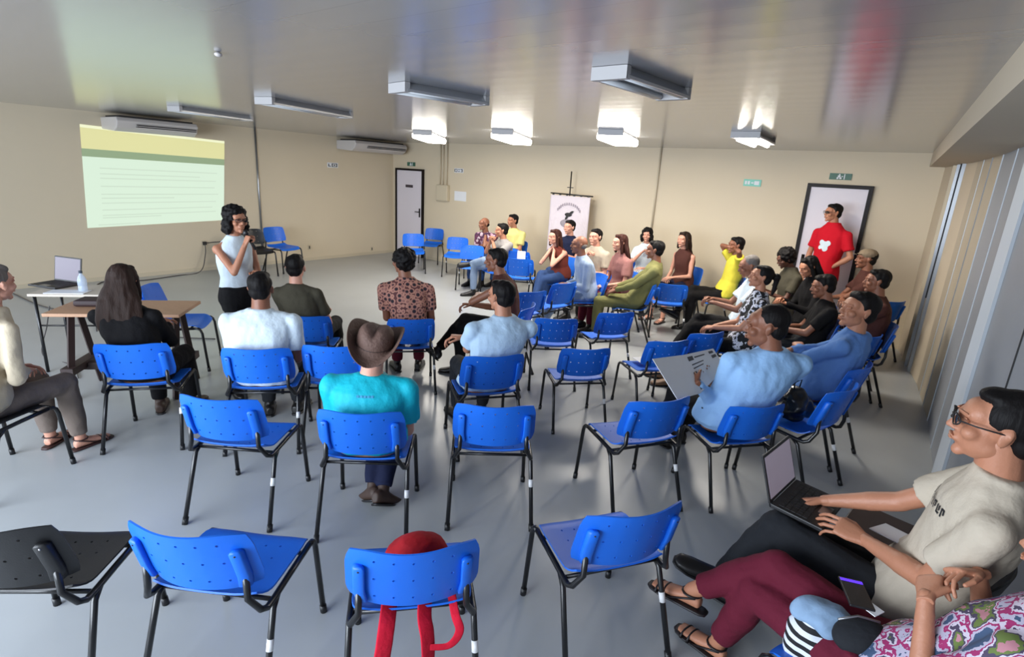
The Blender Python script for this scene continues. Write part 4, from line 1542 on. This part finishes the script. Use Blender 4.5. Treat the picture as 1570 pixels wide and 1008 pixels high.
# ------------------------------------------------------------------ right foreground
P31H = CAM + ray(1530, 657) * 1.72
J31 = person('person with glasses and a cream t-shirt using a laptop at the right edge', pos=(10.57, -6.55), face=178, head_at=P31H, head_scale=1.0, scale=1.08, shirt=T_CREAM, sleeve='short', pants=T_BLACK2, shoes=BLK, skin='tan', hair='pony', hairc='black', legs=dict(aR=(0.10, 0.52, None), aL=(0.0, 0.62, 0.22), pL=(-0.1, 0.4, 1.0)),
             arms=dict(hL=CAM + ray(1325, 828) * 2.12, hR=(0.10, 0.36, 0.20), eL=(-0.3, -0.3, -1), cL='relax', cR='relax', dL=(0.1, 1, 0.15), nL=(0.5, 0, -1)), hyaw=5, hpitch=-2, fine=True, vox=0.009, chair='black', chair_label='black chair under the person with the laptop at the right edge', wide=1.05)
glasses(J31, True)
J32 = person('person in maroon trousers and a colourful printed top at the lower right corner', pos=(10.54, -7.01), face=153, head_at=CAM + ray(1650, 860) * 1.40, shirt=T_MULTI, sleeve='short', pants=T_MAROON, shoes=SAND, skin='tan', fem=True, hair='long', hairc='auburn',
             legs=dict(aL=U(1100, 985, 0.09), aR=U(1062, 905, 0.30), pR=(0.0, 0.6, 1.0), pL=(0, 1, 1), fR=(-0.35, 1, -0.05), fL=(-.2, 1, 0)),
             arms=dict(hL=CAM + ray(1420, 915) * 1.62, hR=CAM + ray(1500, 880) * 1.66, eL=(-0.4, 0, -1), eR=(0.6, 0.2, -1), cL='soft', cR='soft', dL=(0.9, 0.4, 0.25), dR=(-0.9, 0.4, 0.1), nL=(0, -0.6, -0.8), nR=(0, -0.6, -.8)), fine=True, vox=0.009, chair='blue', chair_label='blue chair of the person in maroon trousers', wide=1.0, pant_len=0.86)


def oriented(c, X, Y, Z):
    M = Matrix((Vector(X).normalized(), Vector(Y).normalized(), Vector(Z).normalized())).transposed().to_4x4()
    M.translation = Vector(c)
    return M


def frame_from(a, fwd, upv=(0, 0, 1)):
    f = Vector(fwd).normalized()
    r = f.cross(Vector(upv)).normalized()
    u = r.cross(f)
    return oriented(a, r, f, u)


def part(name, mb, M, mt, parent, smooth=True, bevel=0):
    me = mb.mesh(smooth=smooth)
    if bevel:
        me = evaluated(me, [('BEVEL', dict(width=bevel, segments=2))])
    me.transform(M)
    return link(name, me, mt, parent)


def laptop(M, label, wd, dp, open_deg, body, screen_mat, group=None, tri=True):
    """M: base centre, +Y toward the user's front (hinge at +Y)"""
    e = empty('laptop', M.translation, label, 'laptop', group)
    part('base', MB().box((-wd / 2, -dp / 2, 0), (wd / 2, dp / 2, 0.018)), M, body, e, False, 0.004)
    kb = MB()
    for r in range(5):
        for c in range(13):
            x0 = -wd * 0.44 + c * wd * 0.88 / 13
            y0 = dp * 0.36 - r * dp * 0.11
            kb.box((x0 + 0.001, y0 - dp * 0.095, 0.018), (x0 + wd * 0.88 / 13 - 0.002, y0, 0.0205))
    part('keyboard', kb, M, M_DARK, e, False)
    part('touchpad', MB().box((-wd * 0.13, -dp * 0.44, 0.018), (wd * 0.13, -dp * 0.24, 0.0188)), M, M_ALU, e, False)
    a = math.radians(open_deg - 90)
    H_ = M @ Matrix.Translation((0, dp / 2, 0.016)) @ Matrix.Rotation(-a, 4, 'X')
    part('lid', MB().box((-wd / 2, 0.0, 0), (wd / 2, 0.009, dp)), H_, body, e, False, 0.003)
    part('screen', MB().box((-wd / 2 + 0.012, -0.0015, 0.016), (wd / 2 - 0.012, -0.0003, dp - 0.012)), H_, screen_mat, e, False)
    return e


# laptop on the lap of the person at the right edge
c_ = U(1238, 776, 0.70)
f_ = head_dir(172)
LM = frame_from(c_, f_ + Vector((0, 0, 0.06)))
laptop(LM, 'black laptop with a pale lit screen on a lap at the right edge', 0.31, 0.21, 112, M_BLACKP, mat('screen_pale', (160, 150, 164), 0.4, emit=(160, 150, 168), estr=0.25))
# brown case under the laptop, papers beyond it
cs = part('case', MB().box((-0.14, -0.12, -0.018), (0.14, 0.11, 0.0)), frame_from(U(1345, 806, 0.685), f_ + Vector((0, 0, 0.04))), mat('leather_case', (58, 34, 28), 0.5), None, False, 0.006)
cs.name = 'document_case'
tag(cs, 'brown leather document case beside the laptop at the right edge', 'case')
pp = part('paper', MB().box((-0.05, -0.15, 0.0), (0.05, 0.15, 0.004)), frame_from(U(1405, 838, 0.74), head_dir(150) + Vector((0, 0, -0.1))), M_WHITE, None, False)
pp.name = 'paper_sheet'
tag(pp, 'white paper sheet under the forearm of the person with the laptop', 'paper')
# lettering on the cream t-shirt
tx = MB()
for i in range(10):
    x0 = -0.14 + i * 0.028
    for (a, b, c, d) in ((0, .006, 0, .032), (0, .018, .026 if i % 2 else 0, .032 if i % 2 else .006), (.012, .018, .012, .032)):
        tx.add([(x0 + a, c, 0), (x0 + b, c, 0), (x0 + b, d, 0), (x0 + a, d, 0)], [(0, 1, 2, 3)])
project_on(J31, tx, J31['S'](0.74), 'shirt_lettering', T_BLACK2)

# striped fabric bag, dark pouch and phone in front of the person in maroon
bg = MB()
bc = U(1262, 968, 0.55)
bg.loft([(bc + Vector((0, 0, -0.17)), (0.08, 0.03, 0), (-0.02, 0.05, 0)), (bc + Vector((0, 0, -0.10)), (0.11, 0.04, 0), (-0.03, 0.075, 0)), (bc, (0.105, 0.04, 0), (-0.03, 0.07, 0)), (bc + Vector((0, 0, 0.06)), (0.07, 0.03, 0), (-0.02, 0.05, 0)), (bc + Vector((0, 0, 0.085)), (0.03, 0.01, 0), (-0.01, 0.02, 0))], 18)
me_ = remesh(bg, 0.008, 3)
roughen(me_, 0.012, 14)
eb = empty('fabric_bag', bc + Vector((0, 0, -0.18)), 'black and white striped fabric bag with a pale blue top on the maroon lap', 'bag')
link('bag_body', me_, T_STRIPE, eb)
bt = MB()
bt.ell(bc + Vector((-0.01, 0.0, 0.055)), (0.105, 0.075, 0.055))
me_ = remesh(bt, 0.008, 3)
roughen(me_, 0.016, 16)
link('bag_top', me_, cloth('pale_blue_print', (130, 156, 184), var=0.25, vscale=18), eb)
eb = empty('dark_pouch', U(1320, 985, 0.60), 'dark zipped pouch between the striped bag and the colourful top', 'pouch')
pm = MB()
pm.ell(U(1318, 975, 0.64), (0.085, 0.065, 0.045), Euler((0.2, -0.3, 0.6)).to_matrix())
me_ = remesh(pm, 0.007, 3)
link('pouch_body', me_, T_BLACK2, eb)
ez = MB().tube([U(1285, 950, 0.69), U(1315, 945, 0.70), U(1350, 955, 0.70)], 0.004, 6)
link('zip', ez.mesh(), M_ALU, eb)
ph = empty('smartphone', U(1312, 912, 0.74), 'dark smartphone with a violet strip on its screen above the pouch', 'phone')
PM = frame_from(U(1312, 912, 0.735), head_dir(110) + Vector((0, 0, -0.05)))
part('phone_body', MB().box((-0.037, -0.075, 0), (0.037, 0.075, 0.009)), PM, M_BLACKP, ph, False, 0.003)
part('phone_screen', MB().box((-0.034, 0.052, 0.0092), (0.034, 0.066, 0.0102)), PM, mat('violet_glow', (90, 60, 220), 0.3, emit=(90, 50, 230), estr=1.0), ph, False)
cd_ = part('card', MB().box((-0.03, -0.022, 0), (0.03, 0.022, 0.003)), frame_from(U(1335, 933, 0.72), head_dir(60) + Vector((0, 0, 0.1))), M_WHITE, None, False)
cd_.name = 'white_card'
tag(cd_, 'small white card lying below the smartphone', 'card')

# booklet of the reading man
bkA, bkB = U(1000, 550, 0.98), U(1048, 545, 0.97)
e = empty('open_booklet', U(1050, 600, 0.75), 'open white booklet held by the man in light blue', 'booklet')
bw_ = [U(1000, 551, 0.96), U(1047, 545, 0.93), U(1073, 604, 0.76), U(1038, 613, 0.78)]
bw2 = [U(1047, 545, 0.93), U(1093, 535, 0.90), U(1112, 565, 0.80), U(1073, 604, 0.76)]


def sheet(q, th, name, mt, parent):
    nrm = (q[1] - q[0]).cross(q[3] - q[0]).normalized()
    if nrm.dot(CAM - q[0]) < 0:
        nrm = -nrm
    mb = MB().add([p + nrm * th for p in q] + [p for p in q], [(0, 1, 2, 3), (7, 6, 5, 4), (0, 4, 5, 1), (1, 5, 6, 2), (2, 6, 7, 3), (3, 7, 4, 0)])
    return link(name, mb.mesh(smooth=False), mt, parent), nrm


sheet(bw_, 0.003, 'page', M_WHITE, e)
s2, n2 = sheet(bw2, 0.003, 'page', M_WHITE, e)
ink = MB()


def bil(q, u, v):
    return (q[0] * (1 - u) + q[1] * u) * (1 - v) + (q[3] * (1 - u) + q[2] * u) * v


for (u0, u1, v0, v1) in ((.08, .24, .08, .2), (.28, .62, .12, .16), (.78, .92, .08, .18), (.8, .95, .26, .38), (.12, .5, .3, .33), (.12, .45, .4, .43), (.06, .16, .5, .95)):
    qq = [bil(bw2, u0, v0), bil(bw2, u1, v0), bil(bw2, u1, v1), bil(bw2, u0, v1)]
    ink.add([p + n2 * 0.0045 for p in qq] + [p + n2 * 0.003 for p in qq], [(0, 1, 2, 3), (0, 4, 5, 1), (1, 5, 6, 2), (2, 6, 7, 3), (3, 7, 4, 0)])
link('print', ink.mesh(smooth=False), mat('ink_grey', (70, 72, 78), 0.8), s2)

# dark bag with a bottle on the chair right of the reading man
Rc = Vector((F10.y, -F10.x, 0))
bc = c10 - Rc * 0.02 + Vector((0, 0, 0.47)) + F10 * 0.03
e = empty('plastic_bag', bc, 'crumpled dark plastic bag on the chair right of the reading man', 'bag')
bm2 = MB()
bm2.loft([(bc + Vector((0, 0, 0.012)), Rc * 0.13, F10 * 0.10), (bc + Vector((0, 0, 0.08)), Rc * 0.15, F10 * 0.12), (bc + Vector((0, 0, 0.16)), Rc * 0.11, F10 * 0.09), (bc + Vector((0, 0, 0.22)), Rc * 0.05, F10 * 0.04)], 18)
me_ = remesh(bm2, 0.008, 2)
roughen(me_, 0.035, 12)
link('bag_body', me_, mat('bag_black', (24, 25, 28), 0.25), e)
for s in (-1, 1):
    link('handle', MB().tube([bc + Rc * (0.03 * s) + Vector((0, 0, 0.20)), bc + Rc * (0.05 * s) + Vector((0, 0, 0.27)), bc + Rc * (0.02 * s) + F10 * 0.04 + Vector((0, 0, 0.24))], 0.006, 6).mesh(), mat('bag_black', (24, 25, 28)), e)

# red bag on the front chair
Rc = Vector((F3.y, -F3.x, 0))
e = empty('red_bag', c3 + Vector((0, 0, 0.45)), 'red cloth bag with straps lying on the front chair', 'bag')
rb = MB()
b0 = c3 + Vector((0, 0, 0.46)) - F3 * 0.02 + Rc * 0.02
rb.loft([(b0, Rc * 0.12, F3 * 0.10), (b0 + Vector((0, 0, 0.06)), Rc * 0.14, F3 * 0.115), (b0 + Vector((0, 0, 0.14)), Rc * 0.115, F3 * 0.09), (b0 + Vector((0, 0, 0.195)) - F3 * 0.03, Rc * 0.06, F3 * 0.05), (b0 + Vector((0, 0, 0.21)) - F3 * 0.03, Rc * 0.02, F3 * 0.02)], 20)
me_ = remesh(rb, 0.008, 3)
roughen(me_, 0.010, 12)
M_REDB = cloth('red_bag', (150, 22, 30))
M_REDS = cloth('red_strap', (196, 24, 50))
link('bag_body', me_, M_REDB, e)


def strap(pts, wd, name='strap'):
    pts = [Vector(p) for p in pts]
    fine_ = []
    for i in range(len(pts) - 1):
        p0, p1, p2, p3 = pts[max(i - 1, 0)], pts[i], pts[i + 1], pts[min(i + 2, len(pts) - 1)]
        for k in range(6):
            t = k / 6
            fine_.append(0.5 * ((2 * p1) + (p2 - p0) * t + (2 * p0 - 5 * p1 + 4 * p2 - p3) * t * t + (3 * p1 - p0 - 3 * p2 + p3) * t ** 3))
    fine_.append(pts[-1])
    link(name, MB().tube(fine_, wd, 10, flat=0.14, up=tuple(F3)).mesh(), M_REDS, e)


R_ = lambda a, b, z: c3 + Rc * a + F3 * b + Vector((0, 0, z))
strap([R_(-0.08, -0.12, 0.50), R_(-0.09, -0.235, 0.47), R_(-0.10, -0.265, 0.40), R_(-0.11, -0.25, 0.28), R_(-0.08, -0.25, 0.20)], 0.030)
strap([R_(0.05, -0.12, 0.50), R_(0.04, -0.235, 0.47), R_(0.05, -0.265, 0.41), R_(0.055, -0.25, 0.28), R_(0.04, -0.25, 0.20)], 0.028)
strap([R_(0.14, -0.13, 0.50), R_(0.15, -0.24, 0.47), R_(0.165, -0.27, 0.42), R_(0.13, -0.265, 0.355), R_(0.06, -0.26, 0.35)], 0.016)

# papers left on chairs
qv = U(417, 655, 0.475)


def paper_at(c, F, label, w_=0.21, h_=0.148):
    o = part('p', MB().box((-w_ / 2, -h_ / 2, 0), (w_ / 2, h_ / 2, 0.003)), frame_from(c, F), M_WHITE, None, False)
    o.name = 'paper_sheet'
    tag(o, label, 'paper')


paper_at(c24 + Vector((0, 0, 0.445)) + F24 * 0.08, F24, 'white paper on the seat of an empty blue chair in the middle')
fx = head_dir(112)
rx_ = Vector((fx.y, -fx.x, 0))
PM_ = oriented(Vector((PAPER_CH[0], PAPER_CH[1], 0.80)) - fx * 0.315 + rx_ * 0.10, rx_, fx, (0, 0, 1))
o = part('p', MB().box((-0.07, 0.0, -0.17), (0.07, 0.004, 0.01)), PM_, M_WHITE, None, False)
o.name = 'paper_sheet'
tag(o, 'white paper hanging over the back of a blue chair by the boy in yellow', 'paper')

# ------------------------------------------------------------------ tables by the presenter
M_WOODT = mat('table_wood', (176, 136, 106), 0.5, 0.1, 30, var=0.12, vscale=6, stretch=(1, 8, 1))
M_TRES = mat('trestle_dark', (46, 30, 28), 0.55, var=0.2, vscale=10)
A_, B_ = U(92, 470, .75), U(292, 472, .75)
tX = (B_ - A_)
L_ = tX.length
tX = Vector((tX.x, tX.y, 0)).normalized()
tY = Vector((-tX.y, tX.x, 0))
org = (A_ + B_) / 2
org.z = 0
TM = oriented(org, tX, tY, (0, 0, 1))
e = empty('trestle_table', org, 'wooden trestle table with dark crossed legs in front of the long-haired woman', 'table')
part('tabletop', MB().box((-L_ / 2, -0.25, 0.725), (L_ / 2, 0.25, 0.752)), TM, M_WOODT, e, False, 0.004)
for s in (-1, 1):
    lgm = MB()
    for q in (-1, 1):
        a = Vector((s * (L_ / 2 - 0.10), q * 0.05, 0.725))
        b = Vector((s * (L_ / 2 - 0.10), q * 0.24, 0.0))
        d_ = (b - a).normalized()
        sx = Vector((1, 0, 0))
        sy = d_.cross(sx)
        part('leg', MB().loft([(a, sx * 0.03, sy * 0.035), (b + Vector((0, 0, 0.004)), sx * 0.03, sy * 0.035)], 4, power=2), TM, M_TRES, e, False)
    part('stretcher', MB().box((s * (L_ / 2 - 0.10) - 0.045, -0.24, 0.22), (s * (L_ / 2 - 0.10) + 0.045, 0.24, 0.28)), TM, M_TRES, e, False)
part('crossbeam', MB().box((-L_ / 2 + 0.10, -0.03, 0.20), (L_ / 2 - 0.10, 0.03, 0.26)), TM, M_TRES, e, False)
# white side table with the laptop
org2 = U(126, 444, .75)
org2.z = 0
e = empty('side_table', org2, 'low white-topped table carrying the laptop and water bottle', 'table')
TM2 = oriented(org2, tX, tY, (0, 0, 1))
part('tabletop', MB().box((-0.33, -0.22, 0.725), (0.33, 0.22, 0.750)), TM2, mat('table_white', (196, 186, 172), .5), e, False, 0.004)
for x_ in (-0.29, 0.29):
    for y_ in (-0.19, 0.19):
        part('leg', MB().tube([(x_, y_, 0), (x_, y_, 0.725)], 0.014, 8), TM2, M_TUBE, e)
part('stretcher', MB().tube([(-0.29, -0.19, 0.45), (0.29, -0.19, 0.45)], 0.008, 8), TM2, M_TUBE, e)
LM = frame_from(TM2 @ Vector((-0.05, 0.02, 0.751)), head_dir(215))
lp = U(84, 438, .751)
LM = frame_from(lp, head_dir(112))
laptop(LM, 'dark laptop with a lit screen standing open on the white-topped table', 0.34, 0.24, 100, M_BLACKP, mat('screen_lilac', (90, 84, 96), 0.4, emit=(160, 145, 165), estr=0.22))
pa = part('p', MB().box((-0.16, -0.075, 0.751), (0.16, 0.075, 0.757)), TM2 @ Matrix.Translation((-0.05, -0.13, 0)), M_WHITE, None, False)
pa.name = 'paper_stack'
tag(pa, 'white papers on the front edge of the white-topped table', 'paper')
bt_ = U(128, 447, .751)
e = empty('water_bottle', bt_, 'clear plastic water bottle beside the dark laptop', 'bottle')
bo = MB()
bo.loft([(bt_ + Vector((0, 0, z_)), (r_, 0, 0), (0, r_, 0)) for z_, r_ in ((0.0, .030), (.01, .036), (.05, .036), (.055, .033), (.06, .036), (.11, .036), (.14, .026), (.16, .013), (.175, .013))], 18)
link('bottle_body', bo.mesh(), mat('bottle_plastic', (200, 214, 232), 0.12, alpha=0.55), e)
link('cap', MB().tube([bt_ + Vector((0, 0, .172)), bt_ + Vector((0, 0, .192))], .016, 12).mesh(), mat('bottle_cap', (60, 70, 84), .5), e)
db = TM @ Vector((-0.26, 0.06, 0.752))
o = part('b', MB().box((-0.13, -0.09, 0.0), (0.13, 0.09, 0.055)), oriented(db, tX, tY, (0, 0, 1)), mat('bag_maroon_dark', (44, 26, 28), .6), None, False, 0.02)
o.name = 'laptop_bag'
tag(o, 'dark maroon bag lying on the trestle table left of the woman', 'bag')

# cables on the floor
def cable(pts, label, r=0.006, mt=M_TUBE):
    pts = [Vector(p) for p in pts]
    fine_ = []
    for i in range(len(pts) - 1):
        p0, p1, p2, p3 = pts[max(i - 1, 0)], pts[i], pts[i + 1], pts[min(i + 2, len(pts) - 1)]
        for k in range(8):
            t = k / 8
            fine_.append(0.5 * ((2 * p1) + (p2 - p0) * t + (2 * p0 - 5 * p1 + 4 * p2 - p3) * t * t + (3 * p1 - p0 - 3 * p2 + p3) * t ** 3))
    fine_.append(pts[-1])
    o = link('cable', MB().tube(fine_, r, 6).mesh(), mt)
    tag(o, label, 'cable')


M_CABLE = mat('cable_grey', (70, 66, 66), 0.5)
cable([(0.045, -4.42, 0.48), (0.10, -4.46, 0.30), (0.20, -4.62, 0.03), U(270, 423, 0.008), U(220, 430, 0.008), U(150, 436, 0.008), (3.0, -7.0, 0.008)], 'grey cable running from the wall socket along the wall to the table', 0.008, M_CABLE)
cable([U(20, 450, 0.01), U(60, 468, 0.01), U(110, 480, 0.01), U(180, 497, 0.01), U(250, 515, 0.01), U(330, 520, 0.01)], 'dark cable snaking over the floor under the trestle table', 0.007, M_CABLE)
cable([U(76, 470, 0.70), U(72, 500, 0.35), U(66, 545, 0.01), U(110, 560, 0.008), U(120, 580, 0.008)], 'thin cable hanging down from the white-topped table', 0.005, M_CABLE)
cable([(0.02, -4.42, 0.5), (0.02, -4.2, 0.51), (0.02, -3.7, 0.51)], 'short cable clipped to the wall behind the presenter', 0.008, M_CABLE)

# ------------------------------------------------------------------ banner on its stand
bx0, bx1, bz1, by = 4.66, 5.50, 1.72, -0.22
e = empty('banner_stand', ((bx0 + bx1) / 2, by, 0), 'white emblem banner hanging from a dark cross pole before the back wall', 'banner')
cx = (bx0 + bx1) / 2
mb = MB()
nx_, nz_ = 24, 20
for i in range(nx_ + 1):
    for j in range(nz_ + 1):
        x = bx0 + (bx1 - bx0) * i / nx_
        z = bz1 - 0.03 - 1.05 * j / nz_
        mb.v.append((x, by - 0.03 + 0.010 * math.sin(i * 1.3) * (j / nz_), z))
for i in range(nx_):
    for j in range(nz_):
        k = i * (nz_ + 1) + j
        mb.f.append([k, k + 1, k + nz_ + 2, k + nz_ + 1])
        mb.mi.append(0)
me_ = evaluated(mb.mesh(), [('SOLIDIFY', dict(thickness=0.004))])
link('cloth', me_, cloth('banner', (214, 204, 210)), e)
link('pole', MB().tube([(cx - 0.03, by, 0.02), (cx - 0.03, by, 2.12)], 0.012, 8).mesh(), M_TUBE, e)
link('crossbar', MB().tube([(bx0 - 0.02, by, bz1), (bx1 + 0.03, by, bz1 - 0.01)], 0.012, 8).mesh(), M_TUBE, e)
link('base', MB().tube([(cx - 0.03, by, 0), (cx - 0.03, by, 0.03)], 0.15, 20).mesh(), M_TUBE, e)
link('finial', MB().box((cx - 0.09, by - 0.01, 1.83), (cx + 0.03, by + 0.01, 1.845)).mesh(smooth=False), M_TUBE, e)
for i in range(6):
    xx = bx0 + 0.05 + i * (bx1 - bx0 - 0.1) / 5
    link('ring', MB().ell((xx, by - 0.018, bz1 - 0.02), (0.026, 0.012, 0.022), n=10, m=6).mesh(), M_TUBE, e)
em = MB()
for i in range(13):      # arc of lettering, too soft to read, over the emblem
    t = math.radians(150 - i * 10)
    x, z = cx + 0.27 * math.cos(t), 1.33 + 0.22 * math.sin(t)
    em.box((x - 0.010, by - 0.047, z - 0.024), (x + 0.010, by - 0.043, z + 0.024), None)
link('lettering', em.mesh(smooth=False), mat('print_grey', (160, 150, 160), .8), e)
em = MB()
em.ell((cx + 0.0, by - 0.045, 1.36), (0.075, 0.006, 0.035))
em.ell((cx + 0.06, by - 0.045, 1.40), (0.05, 0.006, 0.022), Euler((0, -0.6, 0)).to_matrix())
em.ell((cx - 0.03, by - 0.045, 1.31), (0.022, 0.006, 0.06), Euler((0, 0.5, 0)).to_matrix())
link('emblem', em.mesh(), M_DARK, e)
em = MB()
em.ell((cx, by - 0.045, 1.20), (0.16, 0.006, 0.08))
link('emblem', em.mesh(), mat('emblem_grey', (150, 142, 150), .8), e)

# phones in hands
def hand_phone(J, label):
    c = J['MR'] @ Vector((0, 0.09, -0.035))
    o = part('p', MB().box((-0.035, -0.07, -0.004), (0.035, 0.07, 0.004)), frame_from(c, J['F'] * 0.7 + Vector((0, 0, 0.7)), tuple(-J['F'])), M_BLACKP, None, False)
    o.name = 'smartphone'
    tag(o, label, 'phone')
